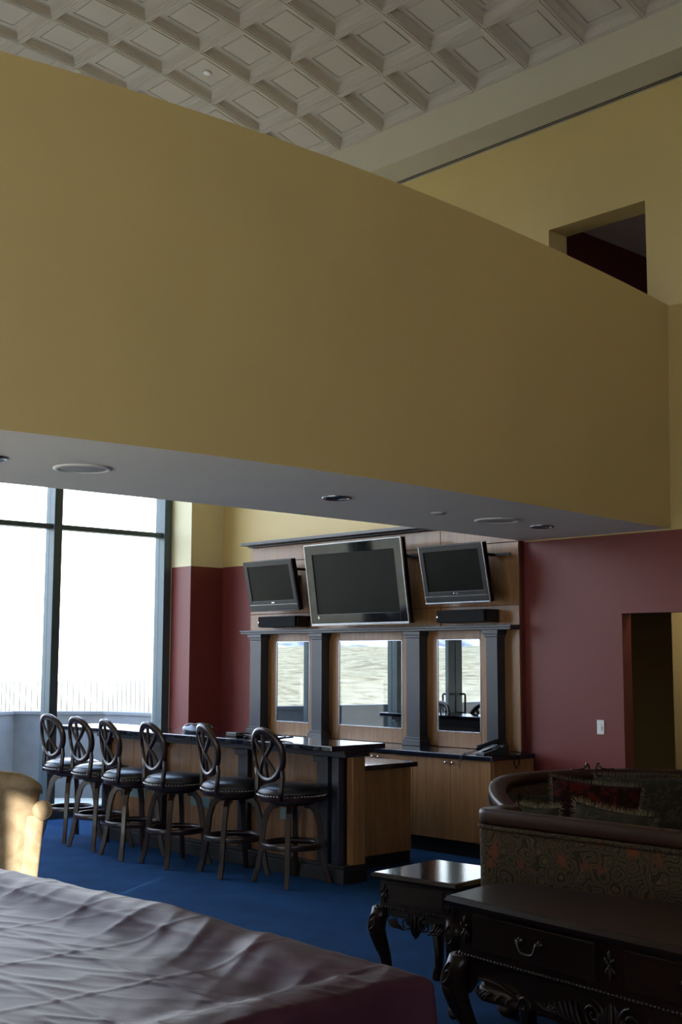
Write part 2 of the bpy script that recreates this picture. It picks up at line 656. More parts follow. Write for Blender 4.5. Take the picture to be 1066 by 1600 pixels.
def door_leaf(name, y0, y1, hinge_low):
    w = empty(name, (XW, (y0 + y1) / 2, 0), 0, 'structure')
    f = MB()
    x0, x1 = -11.99, -11.93
    f.box(x0, x1, y0, y0 + .14, .02, 3.09)
    f.box(x0, x1, y1 - .14, y1, .02, 3.09)
    f.box(x0, x1, y0 + .14, y1 - .14, .02, .22)
    f.box(x0, x1, y0 + .14, y1 - .14, 2.95, 3.09)
    O('door_frame', f, 'frame', w, True, .003)
    O('pane', B(-11.965, -11.957, y0 + .14, y1 - .14, .22, 2.95), 'glass', w, True)
    yh = y0 + .1 if not hinge_low else y1 - .1
    s = -1 if hinge_low else 1
    for side in (1, -1):
        xx = -11.96 + side * .12
        xm = -11.96 + side * .03
        yo = yh
        pts = [(xm, yo, .92), (xx - side * .0, yo, .92)] + [(xx, yo, .925 + .265 * t / 8) for t in range(9)] + [(xx, yo, 1.195), (xm, yo, 1.195)]
        O('door_handle', MB().tube([(xm, yo, .93), (xx - side * .012, yo, .93), (xx, yo, .945), (xx, yo, 1.185), (xx - side * .012, yo, 1.2), (xm, yo, 1.2)], .014, 8), 'base', w, True)
    return w
door_leaf('door_1', 4.16, 5.22, False)
door_leaf('door_2', 3.10, 4.15, True)
def over(name, y0, y1, z0=3.095, top=6.3):
    w = empty(name, (XW, (y0 + y1) / 2, z0), 0, 'structure')
    O('transom', B(-12.02, -11.90, y0, y1, z0, z0 + .055), 'frame', w, True)
    O('transom', B(-12.02, -11.90, y0, y1, 4.75, 4.805), 'frame', w, True)
    O('pane', B(-11.975, -11.965, y0, y1, z0 + .055, 4.75), 'glass', w, True)
    O('pane', B(-11.975, -11.965, y0, y1, 4.805, top), 'glass', w, True)
over('window_4', 3.10, 5.22)
bay('window_5', 1.55, 3.10, [3.095, 4.75])
lw = MB()
lw.box(-12.2, -11.86, -3, WY, 6.3, 8.4)
lw.box(-12.2, -11.861, 8.41, WY, 0, 6.3)
lw.box(-12.2, -11.86, -3, 1.55, 0, 6.3)
struct('wall_left', lw, 'yellow_pale')

# -- front and right walls (behind the camera); their openings are added to let in light
fw = MB()
YF = -2.7
DX0, DX1, DZ0, DZ = -3.12, -2.73, 2.85, 3.70
for x0, x1, z0, z1 in ((-12.2, 6, 0, .08), (-12.2, -10, .08, 1.2), (-.5, 6, .08, 1.2), (-12.2, DX0, 1.2, 3.8), (DX0, DX1, 1.2, DZ0), (DX0, DX1, DZ, 3.8), (DX1, 6, 1.2, 3.8), (-12.2, 6, 6.2, 8.4), (-12.2, -11.4, 3.8, 6.2), (5.2, 6, 3.8, 6.2)):
    fw.box(x0, x1, YF - .3, YF, z0, z1)
struct('wall_front', fw, 'yellow')
w9 = empty('added_clerestory', (-3, YF, 3.4), 0, 'structure')  # added unseen clerestory, lights the walkway parapet and upper wall
for i in range(9):
    x = -11.4 + i * 16.6 / 8
    O('mullion', B(x - .05, x + .05, YF - .2, YF - .08, 3.8, 6.2), 'frame', w9, True)
for i in range(8):  # translucent sheets added to diffuse the sun coming through
    x0 = -11.4 + i * 16.6 / 8
    O('diffuser_sheet', B(x0, x0 + 16.6 / 8 - .002, YF - .06, YF - .055, 3.8, 6.2), 'diffuser', w9, True)
w12 = empty('added_low_window', (-5.25, YF, .08), 0, 'structure')  # added unseen low windows, sun through them strikes the pale floor
for i in range(7):
    x = -10 + i * 9.5 / 6
    O('mullion', B(x - .04, x + .04, YF - .2, YF - .1, .08, 1.2), 'frame', w12, True)
for i in range(6):
    x = -10 + i * 9.5 / 6
    O('pane', B(x + .04, x + 9.5 / 6 - .04, YF - .155, YF - .15, .08, 1.2), 'glass', w12, True)
w10 = empty('sun_slot', ((DX0 + DX1) / 2, YF, DZ0), 0, 'structure')  # added unseen slot, sized to throw the sun patch on the armchair
O('pane', B(DX0, DX1, YF - .16, YF - .15, DZ0, DZ), 'glass', w10, True)
O('sill', B(DX0, DX1, YF - .2, YF - .1, DZ0, DZ0 + .04), 'frame', w10, True)
rw = MB()
for y0, y1, z0, z1 in ((-3, WY, 0, 3.8), (-3, WY, 6.2, 8.4), (-3, -2.4, 3.8, 6.2), (1.8, WY, 3.8, 6.2)):
    rw.box(6, 6.2, y0, y1, z0, z1)
struct('wall_right', rw, 'yellow')
w11 = empty('added_side_window', (6, -.6, 3.8), 0, 'structure')  # added unseen window, brightens the walkway parapet
for i in range(4):
    y = -2.4 + i * 1.4
    O('mullion', B(6.04, 6.16, y - .05, y + .05, 3.8, 6.2), 'frame', w11, True)
for i in range(3):
    y = -2.35 + i * 1.4
    O('pane', B(6.1, 6.11, y, y + 1.3, 3.8, 6.2), 'glass', w11, True)

# -- outside: terrace, parapet, fence, land
struct('terrace', B(-15.5, -12.06, -6, 10, -.2, -.03), 'terrace')
PL = [(-12.35, 8.79), (-13.45, 8.56), (-14.2, 7.7), (-13.55, 6.9), (-13.2, 6.39), (-12.98, 5.2), (-12.83, 4.6), (-12.62, 2.9), (-12.6, 0), (-12.6, -6)]
PL = [(-12.35, 8.79), (-13.45, 8.56), (-14.2, 7.72), (-14.0, 7.2), (-13.3, 6.39), (-13.0, 5.2), (-12.85, 4.6), (-12.7, 2.9), (-12.7, 0), (-12.7, -6)]
def offset(pl, d):
    out = []
    for i, p in enumerate(pl):
        a = Vector(pl[max(i - 1, 0)])
        b = Vector(pl[min(i + 1, len(pl) - 1)])
        t = (b - a).normalized()
        out.append((p[0] + t.y * d, p[1] - t.x * d))
    return out
P2 = offset(PL, .14)
pm = MB()
pm.rings([[(a[0], a[1], -.03), (a[0], a[1], 1.0), (b[0], b[1], 1.0), (b[0], b[1], -.03)] for a, b in zip(PL, P2)], True, True, 0, False)
par = struct('wall_terrace', pm, 'concrete')
P3, P4 = offset(PL, -.03), offset(PL, .17)
cp = MB()
cp.rings([[(a[0], a[1], 1.0), (a[0], a[1], 1.035), (b[0], b[1], 1.035), (b[0], b[1], 1.0)] for a, b in zip(P3, P4)], True, True, 0, False)
O('coping', cp, 'concrete', par)

fence = thing('picket_fence', 'thin curved steel pickets standing along the terrace parapet outside the window', 'fence', (-14.0, 7.9, 1.035))
pp = offset(PL, .10)[:4]
pk0 = None
def along(pl, step):
    out = []
    for i in range(len(pl) - 1):
        a, b = Vector(pl[i]), Vector(pl[i + 1])
        n = max(1, round((b - a).length / step))
        out += [(a + (b - a) * k / n, (b - a).normalized()) for k in range(n)]
    return out
for q, t in along(pp, .075):
    if pk0 is None:
        mb = MB().tube([(0, 0, .001), (0, 0, .16), (0, .008, .26), (0, .03, .34), (0, .07, .41)], .0045, 5)
        pk0 = O('picket', mb, 'steel', fence)
        k = pk0
    else:
        k = pk0.copy()
        COL.objects.link(k)
        k.parent = fence
    k.location = (q.x + 14.0, q.y - 7.9, 0)
    k.rotation_euler = (0, 0, R(60))

def land(fn, x0, x1, y0, y1, n):
    return MB().grid(lambda u, v: (x0 + (x1 - x0) * u, y0 + (y1 - y0) * v, fn(x0 + (x1 - x0) * u, y0 + (y1 - y0) * v)), n, n)
from mathutils import noise as mn
def hz(x, y):
    d = math.hypot(x + 12, y - 3)
    k = min(1, max(0, (d - 15) / 150))
    k = k * k * (3 - 2 * k)
    # hills stand west and south-west, the land falls open to the north-west
    s = min(1, max(0, (6 - y) / 60 + .0))
    return -7 + k * (4 + s * 6.0) + 1.6 * k * mn.noise(Vector((x * .02, y * .02, 0))) + .5 * mn.noise(Vector((x * .09, y * .09, 3)))
struct('ground_outside', land(hz, -230, -14.8, -230, 150, 90), 'hill')
def mz(x, y):
    k = min(1, max(0, (-x - 250) / 500))
    return -8 + k * (75 + 45 * mn.noise(Vector((x * .004, y * .004, 1))) + 14 * mn.noise(Vector((x * .02, y * .02, 1))))
struct('terrain_mountain', land(mz, -900, -225, -900, 20, 60), 'mountain')

# ================================================================== fittings in the ceiling and walls
def ring_fit(name, label, cat, x, y, r, inner, group, z=ZS, tilt=0):
    t = thing(name, label, cat, (x, y, z), 0, group)
    O('trim_ring', MB().lathe([(r * .80, -.001), (r * .80, -.006), (r * .88, -.014), (r, -.008), (r, -.001)], 32, caps=False), 'silver' if inner == 'dark_can' else 'white_plastic', t)
    if inner == 'dark_can':
        O('baffle', MB().lathe([(r * .81, -.004), (r * .5, -.002), (.002, -.0015)], 32, caps=False), 'dark_can', t)
        O('lamp', MB().lathe([(r * .4, -.003), (r * .3, -.006), (.002, -.008)], 20, caps=False), 'gloss', t)
    else:
        O('grille', MB().lathe([(r * .82, -.006), (r * .5, -.011), (.002, -.013)], 32, caps=False), 'grille', t)
    return t
ring_fit('recessed_downlight', 'dark recessed downlight at the left edge of the grey soffit', 'downlight', -6.05, 3.09, .095, 'dark_can', 'downlights in the soffit')
ring_fit('recessed_downlight', 'dark recessed downlight in the middle of the grey soffit, above the television wall', 'downlight', -5.97, 5.56, .1, 'dark_can', 'downlights in the soffit')
ring_fit('recessed_downlight', 'dark recessed downlight in the grey soffit nearest the burgundy wall', 'downlight', -6.12, 7.97, .1, 'dark_can', 'downlights in the soffit')
ring_fit('ceiling_speaker', 'large round white ceiling speaker in the soffit above the windows', 'speaker', -6.04, 3.66, .165, 'grille', 'round speakers in the soffit')
ring_fit('ceiling_speaker', 'large round grey ceiling speaker in the soffit near the burgundy wall', 'speaker', -6.09, 7.37, .18, 'grille', 'round speakers in the soffit')
sp = thing('sprinkler_cover', 'small round sprinkler cover plate in the grey soffit', 'sprinkler', (-6.085, 6.69, ZS))
O('plate', MB().lathe([(.05, -.001), (.05, -.008), (.045, -.012), (.002, -.013)], 20, caps=False), 'grille', sp)
O('collar', MB().lathe([(.058, -.0005), (.058, -.004), (.048, -.004)], 20, caps=False), 'white_plastic', sp)
# smoke detector in a coffer: a = -2.5, b = -1.5 + ...
def coffer_point(a, b):
    y0, z0, y1, z1 = 8.42 + a * CELL, hv(a), 8.42 + (a + 1) * CELL, hv(a + 1)
    ang = math.atan2(z1 - z0, y1 - y0)
    return Vector((-8.993 + (b + .5) * CELL, (y0 + y1) / 2, (z0 + z1) / 2)) + Vector((0, -math.sin(ang), math.cos(ang))) * .072, ang
pt, ang = coffer_point(-3, -1)
sd = thing('smoke_detector', 'small round white smoke detector in a ceiling coffer', 'smoke detector', pt)
sd.rotation_euler = (ang, 0, 0)
O('housing', MB().lathe([(.04, 0), (.04, -.01), (.034, -.016), (.002, -.018)], 20, caps=False), 'white_plastic', sd)
O('base_plate', MB().lathe([(.044, .002), (.044, -.004), (.036, -.004)], 20, caps=False), 'grille', sd)

sw = thing('light_switch', 'white dimmer switch plate on the burgundy wall beside the doorway', 'switch', (-6.235, WY, 1.128))
O('plate', B(-.037, .037, -.006, 0, -.06, .06), 'white_plastic', sw, bevel=.003)
O('rocker', B(-.017, .012, -.011, -.005, -.033, .033), 'white_plastic', sw, bevel=.002)
O('slider', B(.016, .022, -.012, -.005, -.02, .004), 'grille', sw)

# ================================================================== BACK BAR
PY = 8.80                                   # face of the wood wall
bx0, bx1 = -10.87, -7.03
panel = thing('wall_panelling', 'honey coloured wood panelling behind the televisions and mirrors', 'panelling', ((bx0 + bx1) / 2, WY, .84))
O('backing', B(bx0, bx1, PY + .021, WY - .002, .878, 3.0), 'burgundy', panel, True)
cols_x = [bx0, -9.74, -7.98, bx1]
g = .003
for z0, z1 in ((2.004, 2.187), (2.187, 2.762), (2.762, 2.936)):
    for i in range(3):
        O('panel', B(cols_x[i] + g, cols_x[i + 1] - g, PY, PY + .02, z0 + g, z1 - g), 'wood', panel, True, .0015, 1)
mir = [(-10.405, -9.863), (-9.406, -8.499), (-8.03, -7.495)]
mz0, mz1 = 1.021, 1.884
# stiles and rails round the mirrors
edges = [bx0, -9.74, -8.30, bx1]
edges = [bx0, -9.64, -8.23, bx1]
for i, (a, b) in enumerate(mir):
    e0, e1 = edges[i], edges[i + 1]
    O('stile', B(e0 + g, a - g, PY, PY + .02, .88, 2.0 - g), 'wood', panel, True, .0015, 1)
    O('stile', B(b + g, e1 - g, PY, PY + .02, .88, 2.0 - g), 'wood', panel, True, .0015, 1)
    O('rail', B(a, b, PY, PY + .02, .88, mz0 - g), 'wood', panel, True, .0015, 1)
    O('rail', B(a, b, PY, PY + .02, mz1 + g, 2.0 - g), 'wood', panel, True, .0015, 1)
mlab = ['narrow wall mirror at the left of the back bar', 'wide wall mirror in the middle of the back bar', 'narrow wall mirror at the right of the back bar, above the telephone']
for (a, b), lab in zip(mir, mlab):
    t = thing('wall_mirror', lab, 'mirror', ((a + b) / 2, PY + .012, (mz0 + mz1) / 2), 0, 'mirrors of the back bar')
    O('mirror_glass', B(a + .004, b - .004, PY + .004, PY + .0118, mz0 + .004, mz1 - .004), 'mirror', t, True)
    f = MB()
    for q in ((a, a + .006, mz0, mz1), (b - .006, b, mz0, mz1), (a, b, mz0, mz0 + .007), (a, b, mz1 - .006, mz1)):
        f.box(q[0], q[1], PY - .003, PY + .004, q[2], q[3])
    O('bevelled_edge', f, 'silver', t, True)

# pilasters
plab = ['charcoal square column of the back bar beside the left burgundy wall', 'charcoal square column between the left and the wide mirror', 'charcoal square column between the wide mirror and the right mirror', 'charcoal square column behind the telephone']
pxs = [(-10.612, -10.437), (-9.617, -9.459), (-8.262, -8.085), (-7.26, -7.127)]
pxs = [(-10.725, -10.545), (-9.711, -9.553), (-8.339, -8.162), (-7.335, -7.203)]
for (a, b), lab in zip(pxs, plab):
    y0 = 8.69
    t = thing('column', lab, 'column', ((a + b) / 2, (y0 + PY) / 2, .877), 0, 'columns of the back bar')
    O('shaft', B(a, b, y0, PY - .001, .96, 1.90), 'trim', t, True, .003)
    O('plinth', MB().box(a - .03, b + .03, y0 - .03, PY - .001, .878, .935).box(a - .014, b + .014, y0 - .014, PY - .001, .935, .96), 'trim', t, True, .003)
    O('capital', MB().box(a - .012, b + .012, y0 - .012, PY - .001, 1.90, 1.925).box(a - .025, b + .025, y0 - .025, PY - .001, 1.925, 1.962), 'trim', t, True, .003)

shelf = thing('mantel_shelf', 'long charcoal shelf over the columns, under the televisions', 'shelf', (-8.95, 8.7, 1.964))
O('board', B(-10.872, -7.015, 8.65, PY - .001, 1.985, 2.004), 'trim', shelf, True, .003)
O('moulding', B(-10.862, -7.025, 8.66, PY - .001, 1.964, 1.985), 'trim', shelf, True, .003)
crown = thing('cornice', 'charcoal cornice capping the wood panelling above the televisions', 'cornice', (-8.95, 8.7, 3.0))
O('board', B(-10.872, -6.99, 8.65, WY - .002, 2.952, 2.984), 'trim', crown, True, .003)
O('moulding', B(-10.85, -7.03, 8.74, WY - .002, 2.935, 2.952), 'trim', crown, True, .004)

# cabinets under the counter
cy = 8.24
lefts = [-10.575, -9.66, -8.745, -7.83]
clab = ['wood base cabinet at the far left end of the back bar', 'wood base cabinet second from the left end of the back bar', 'wood base cabinet under the wide mirror', 'wood base cabinet with two doors under the telephone']
for x0, lab in zip(lefts, clab):
    x1 = x0 + .915
    t = thing('base_cabinet', lab, 'cabinet', ((x0 + x1) / 2, (cy + PY) / 2, 0), 0, 'cabinets of the back bar')
    O('carcass', B(x0 + .001, x1 - .001, cy + .02, PY - .002, .13, .835), 'wood', t, True)
    O('toe_kick', B(x0 + .001, x1 - .001, cy + .06, PY - .01, 0, .13), 'base', t, True)
    xm = (x0 + x1) / 2
    for a, b, kx in ((x0 + .002, xm - .0015, xm - .04), (xm + .0015, x1 - .002, xm + .04)):
        d = O('door', B(a, b, cy, cy + .019, .135, .83), 'wood', t, True, .0015, 1)
        kn = MB()
        kn.T = Matrix.Translation((kx, cy, .797)) @ Matrix.Rotation(R(90), 4, 'X')
        kn.lathe([(.004, 0), (.004, .012), (.012, .018), (.014, .024), (.009, .03), (.001, .031)], 14)
        O('knob', kn, 'chrome', d, True)
ct = thing('back_counter', 'polished black stone counter on the base cabinets under the mirrors', 'counter', (-8.7, 8.5, .837))
O('slab', B(-10.6, -6.875, 8.205, PY - .002, .8375, .877), 'granite', ct, True, .004)
O('end_cap', B(-6.914, -6.895, cy + .02, PY - .002, .001, .837), 'wood', ct, True)

# televisions
def tv(label, xc, zc, w, h, tilt, ytop, big=False, rim='silver', loglike=1):
    t = thing('television', label, 'television', (xc, ytop, zc), 0, 'televisions on the panelling')
    # local: x width, z height, y depth (front is -y); top leans forward
    ro = Matrix.Rotation(tilt, 4, 'X')
    def mk():
        m = MB()
        m.T = ro
        return m
    w2, h2 = w / 2, h / 2
    bz = .055 if not big else .105
    bb = .115 if not big else .115
    m = mk()
    m.box(-w2, w2, -.005, .05, -h2, h2)
    m.box(-w2 * .6, w2 * .6, .05, .085, -h2 * .6, h2 * .6)
    O('casing', m, 'plastic' if not big else 'gloss', t, bevel=.006)
    m = mk()
    for q in ((-w2 + .01, -w2 + bz, -h2 + .01, h2 - .01), (w2 - bz, w2 - .01, -h2 + .01, h2 - .01), (-w2 + bz, w2 - bz, h2 - bz, h2 - .01), (-w2 + bz, w2 - bz, -h2 + (.01 if big else .075), -h2 + bb)):
        m.box(q[0], q[1], -.02, -.004, q[2], q[3])
    O('bezel', m, 'plastic' if not big else 'gloss', t, bevel=.003)
    m = mk()
    m.box(-w2 + bz - .002, w2 - bz + .002, -.012, -.0045, -h2 + bb - .002, h2 - bz + .002)
    O('screen', m, 'screen', t)
    m = mk()
    if big:
        for q in ((-w2, -w2 + .007, -h2, h2), (w2 - .007, w2, -h2, h2), (-w2, w2, h2 - .008, h2), (-w2, w2, -h2, -h2 + .02)):
            m.box(q[0], q[1], -.024, .03, q[2], q[3])
    else:
        m.box(-w2, w2, -.024, .01, -h2, -h2 + .014)
        m.box(-w2, -w2 + .008, -.018, .03, -h2, h2)
        m.box(w2 - .008, w2, -.018, .03, -h2, h2)
    O('rim', m, 'silver' if rim == 'silver' else 'trim', t, bevel=.002)
    if not big:
        m = mk()
        m.box(-w2 + .01, w2 - .01, -.022, -.004, -h2 + .016, -h2 + .07)
        O('speaker_bar', m, 'plastic', t, bevel=.003)
        m = mk()
        m.box(-w2 + .012, w2 - .012, -.0225, -.005, -h2 + .071, -h2 + .0745)
        O('trim_line', m, 'silver', t)
    m = mk()
    if big:
        m.box(-w2 + .11, -w2 + .125, -.0215, -.019, -h2 + .07, -h2 + .095)
    elif loglike == 1:
        m.box(-.025, .025, -.0215, -.019, -h2 + .086, -h2 + .1)
    else:
        m.T = ro @ Matrix.Translation((-.02, -.02, -h2 + .093)) @ Matrix.Rotation(R(90), 4, 'X')
        m.lathe([(.008, 0), (.008, .002), (.001, .0025)], 12)
        m.T = ro
        m.box(.002, .032, -.0215, -.019, -h2 + .086, -h2 + .1)
    O('badge', m, 'nail', t, weld=False)
    br = MB()
    yw = PY - ytop
    br.box(-.12, .12, yw - .02, yw - .001, -.12, .12)
    br.box(-.04, .04, .06, yw - .01, -.035, .035)
    br.box(w2 * .55, w2 + .05, yw - .035, yw - .02, h2 * .60, h2 * .60 + .025)
    br.box(w2 * .55, w2 * .65, .03, yw - .02, h2 * .60, h2 * .60 + .025)
    O('wall_bracket', br, 'plastic', t)
    return t
tv('small flat television tilted down at the left of the panelling', -10.15, 2.472, .80, .545, R(13), 8.505, rim='trim')
tv('large flat television with a glossy black frame and silver rim, between two smaller ones', -8.835, 2.446, 1.385, .83, R(8.5), 8.49, big=True)
tv('small flat television tilted down at the right of the panelling', -7.545, 2.475, .785, .545, R(12), 8.505, loglike=2)
# speakers
def shelf_speaker(label, x0, x1):
    t = thing('bookshelf_speaker', label, 'speaker', ((x0 + x1) / 2, 8.66, 2.092), 0, 'black horizontal speakers')
    w = x1 - x0
    h = .059
    n = 10
    poly = []
    O('cabinet', B(-w / 2 + .01, w / 2, -.04, .137, -h, h), 'plastic', t, bevel=.006)
    pr = [(-w / 2, 0.0)] 
    m = MB()
    pts = [(-w / 2 + .0, -.045), (-w / 2, -.06), (-w / 2 + .03, -.075)] + [(w / 2 - .01, -.075), (w / 2, -.068), (w / 2, -.045)]
    m.prism(pts, -h + .004, h - .004, 'z')
    O('grille_cloth', m, 'fabric_black', t, bevel=.006)
    m = MB()
    m.prism([(-w / 2 + .02, -.011), (-w / 2 + .036, -.011), (-w / 2 + .028, .011)], -.079, -.074, 'y')
    O('badge', m, 'nail', t)
shelf_speaker('black horizontal speaker under the left small television', -10.49, -9.86)
shelf_speaker('black horizontal speaker under the right small television', -7.86, -7.26)

# telephone on the counter
ph = thing('desk_telephone', 'black desk telephone at the right end of the back counter', 'telephone', (-6.985, 8.335, .877), R(-28))
body = MB()
body.prism([(-.11, 0), (.11, 0), (.11, .085), (.085, .085), (-.11, .022)], -.095, .095, 'x')
O('body', body, 'plastic', ph, bevel=.006)
kp = MB()
sl_ = math.atan2(.063, .195)
for r_ in range(4):
    for c_ in range(3):
        kp.T = Matrix.Translation((0, -.11, .022)) @ Matrix.Rotation(sl_, 4, 'X')
        kp.box(-.01 + c_ * .026, .010 + c_ * .026, .03 + r_ * .022, .044 + r_ * .022, 0, .006)
O('keypad', kp, 'gloss', ph)
dsp = MB()
dsp.T = Matrix.Translation((0, -.11, .022)) @ Matrix.Rotation(sl_, 4, 'X')
dsp.box(-.015, .075, .13, .175, 0, .004)
O('display', dsp, 'screen', ph)
hs = MB()
hs.tube([(-.062, -.115, .045), (-.062, -.10, .06), (-.062, -.06, .075), (-.062, .03, .105), (-.062, .075, .112), (-.062, .10, .098)], [.018, .024, .018, .018, .024, .018], 10)
O('handset', hs, 'plastic', ph)
cd = MB()
pts = []
base = [(-.062, -.115, .04), (-.09, -.16, .02), (-.125, -.205, .01), (-.14, -.235, -.02), (-.145, -.245, -.08), (-.13, -.245, -.115), (-.115, -.243, -.08), (-.105, -.225, .0), (-.09, -.13, .012)]
for i in range(len(base) - 1):
    a, b = Vector(base[i]), Vector(base[i + 1])
    for k in range(16):
        p = a.lerp(b, k / 16)
        th = k * PI / 2
        pts.append(p + Vector((math.cos(th) * .006, math.sin(th) * .0, math.sin(th) * .006)))
cd.tube(pts, .003, 5)
O('coiled_cord', cd, 'cord', ph)
cb = tag(O('telephone_cable', MB().tube([(-6.93, 8.62, .879), (-6.885, 8.60, .88), (-6.868, 8.58, .875), (-6.868, 8.56, .80), (-6.872, 8.53, .76), (-6.868, 8.50, .80), (-6.868, 8.49, .86), (-6.90, 8.47, .881)], .006, 6), 'cord'), 'thin dark cable looped over the right end of the back counter', 'cable')

# ================================================================== BAR
bar = thing('bar_counter', 'long wood fronted bar with a polished black top, bar stools along it', 'bar', (-8.75, 6.6, 0))
O('bar_top', B(-10.74, -6.83, 6.315, 6.885, 1.012, 1.052), 'granite', bar, True, .006)
O('bed_moulding', MB().box(-10.5, -6.98, 6.60, 6.86, .945, .975).box(-10.54, -6.94, 6.55, 6.87, .975, 1.012), 'trim', bar, True, .004)
O('core', B(-10.42, -7.07, 6.67, 6.82, .12, .945), 'base', bar, True)
pil = [(-10.40, -10.31), (-9.56, -9.40), (-8.31, -8.18), (-7.315, -7.19), (-7.145, -7.07)]
for i, (a, b) in enumerate(pil):
    if i == 4:
        O('pilaster', B(a, b, 6.61, 6.69, .12, .945), 'trim', bar, True, .003)
        continue
    O('pilaster', B(a, b, 6.61, 6.67, .12, .90), 'trim', bar, True, .003)
    O('pilaster_cap', B(a - .025, b + .025, 6.585, 6.668, .90, .945), 'trim', bar, True, .003)
for i in range(4):
    a, b = pil[i][1], pil[i + 1][0]
    n = 1 if b - a < .1 else (3 if b - a > .9 else 2)
    for k in range(n):
        O('front_panel', B(a + (b - a) * k / n + .0015, a + (b - a) * (k + 1) / n - .0015, 6.655, 6.672, .13, .945), 'wood', bar, True, .0015, 1)
O('end_panel', B(-7.068, -7.0, 6.70, 6.83, .13, .945), 'wood', bar, True, .002)
O('plinth', MB().box(-10.43, -6.985, 6.585, 6.84, 0, .105).box(-10.42, -6.995, 6.60, 6.835, .105, .13), 'base', bar, True, .004)
for a, b in ((-7.80, -7.58), (-9.02, -8.74), (-9.98, -9.72)):
    O('cover_plate', B(a, b, 6.647, 6.6555, .41, .50), 'plate', bar, True, .002)
wc = thing('work_counter', 'lower wood work counter with black top behind the end of the bar', 'counter', (-8.7, 7.3, 0))
O('counter_top', B(-10.3, -7.35, 6.83, 7.80, .79, .83), 'granite', wc, True, .004)
O('end_panel', B(-7.40, -7.378, 6.842, 7.74, .10, .79), 'wood', wc, True)
O('body', B(-10.25, -7.401, 6.842, 7.73, .10, .788), 'wood', wc, True)
O('toe_kick', B(-10.25, -7.39, 6.842, 7.74, 0, .0995), 'base', wc, True)

# things lying on the bar
bag = thing('crumpled_bag', 'crumpled black and pale blue bag lying on the bar', 'bag', (-8.93, 6.62, 1.052))
def blob(rx, ry, rz, seed, cz, cx=0, cy_=0):
    m = MB()
    def fn(u, v):
        th, ph_ = u * 2 * PI, v * PI
        d = Vector((math.cos(th) * math.sin(ph_), math.sin(th) * math.sin(ph_), math.cos(ph_)))
        k = 1 + .25 * mn.noise(d * 2.2 + Vector((seed, 0, 0))) + .1 * mn.noise(d * 6 + Vector((seed, 3, 0)))
        return (cx + d.x * rx * k, cy_ + d.y * ry * k, max(0, cz + d.z * rz * k))
    m.grid(fn, 28, 14)
    return m
O('sack', blob(.15, .09, .035, 2, .028), 'bag_blue', bag)
O('flap', blob(.12, .08, .03, 5, .05, .06, .02), 'plastic', bag)
O('strap', MB().tube([(-.14, -.02, .02), (-.09, -.05, .055), (0, -.06, .075), (.1, -.05, .07), (.16, -.03, .03)], .008, 6), 'plastic', bag)
tr = thing('cable_bundle', 'heap of black cables and adapters lying on the bar', 'cables', (-8.0, 6.5, 1.052))
O('adapter', B(-.30, -.16, -.03, .05, .0, .035), 'plastic', tr, bevel=.006)
O('adapter', B(.02, .10, -.04, .03, .0, .028), 'plastic', tr, bevel=.006)
O('plug', MB().tube([(.04, 0, .03), (.06, .02, .06), (.075, .03, .09)], [.007, .006, .003], 6), 'plastic', tr)
pts = []
for i in range(160):
    t_ = i / 159
    pts.append((-.33 + .78 * t_ + .05 * math.sin(t_ * 40), .03 + .06 * math.cos(t_ * 40) + .02 * math.sin(t_ * 11), .008 + .010 * (1 + math.sin(t_ * 27))))
O('cable', MB().tube(pts, .007, 6), 'cord', tr)

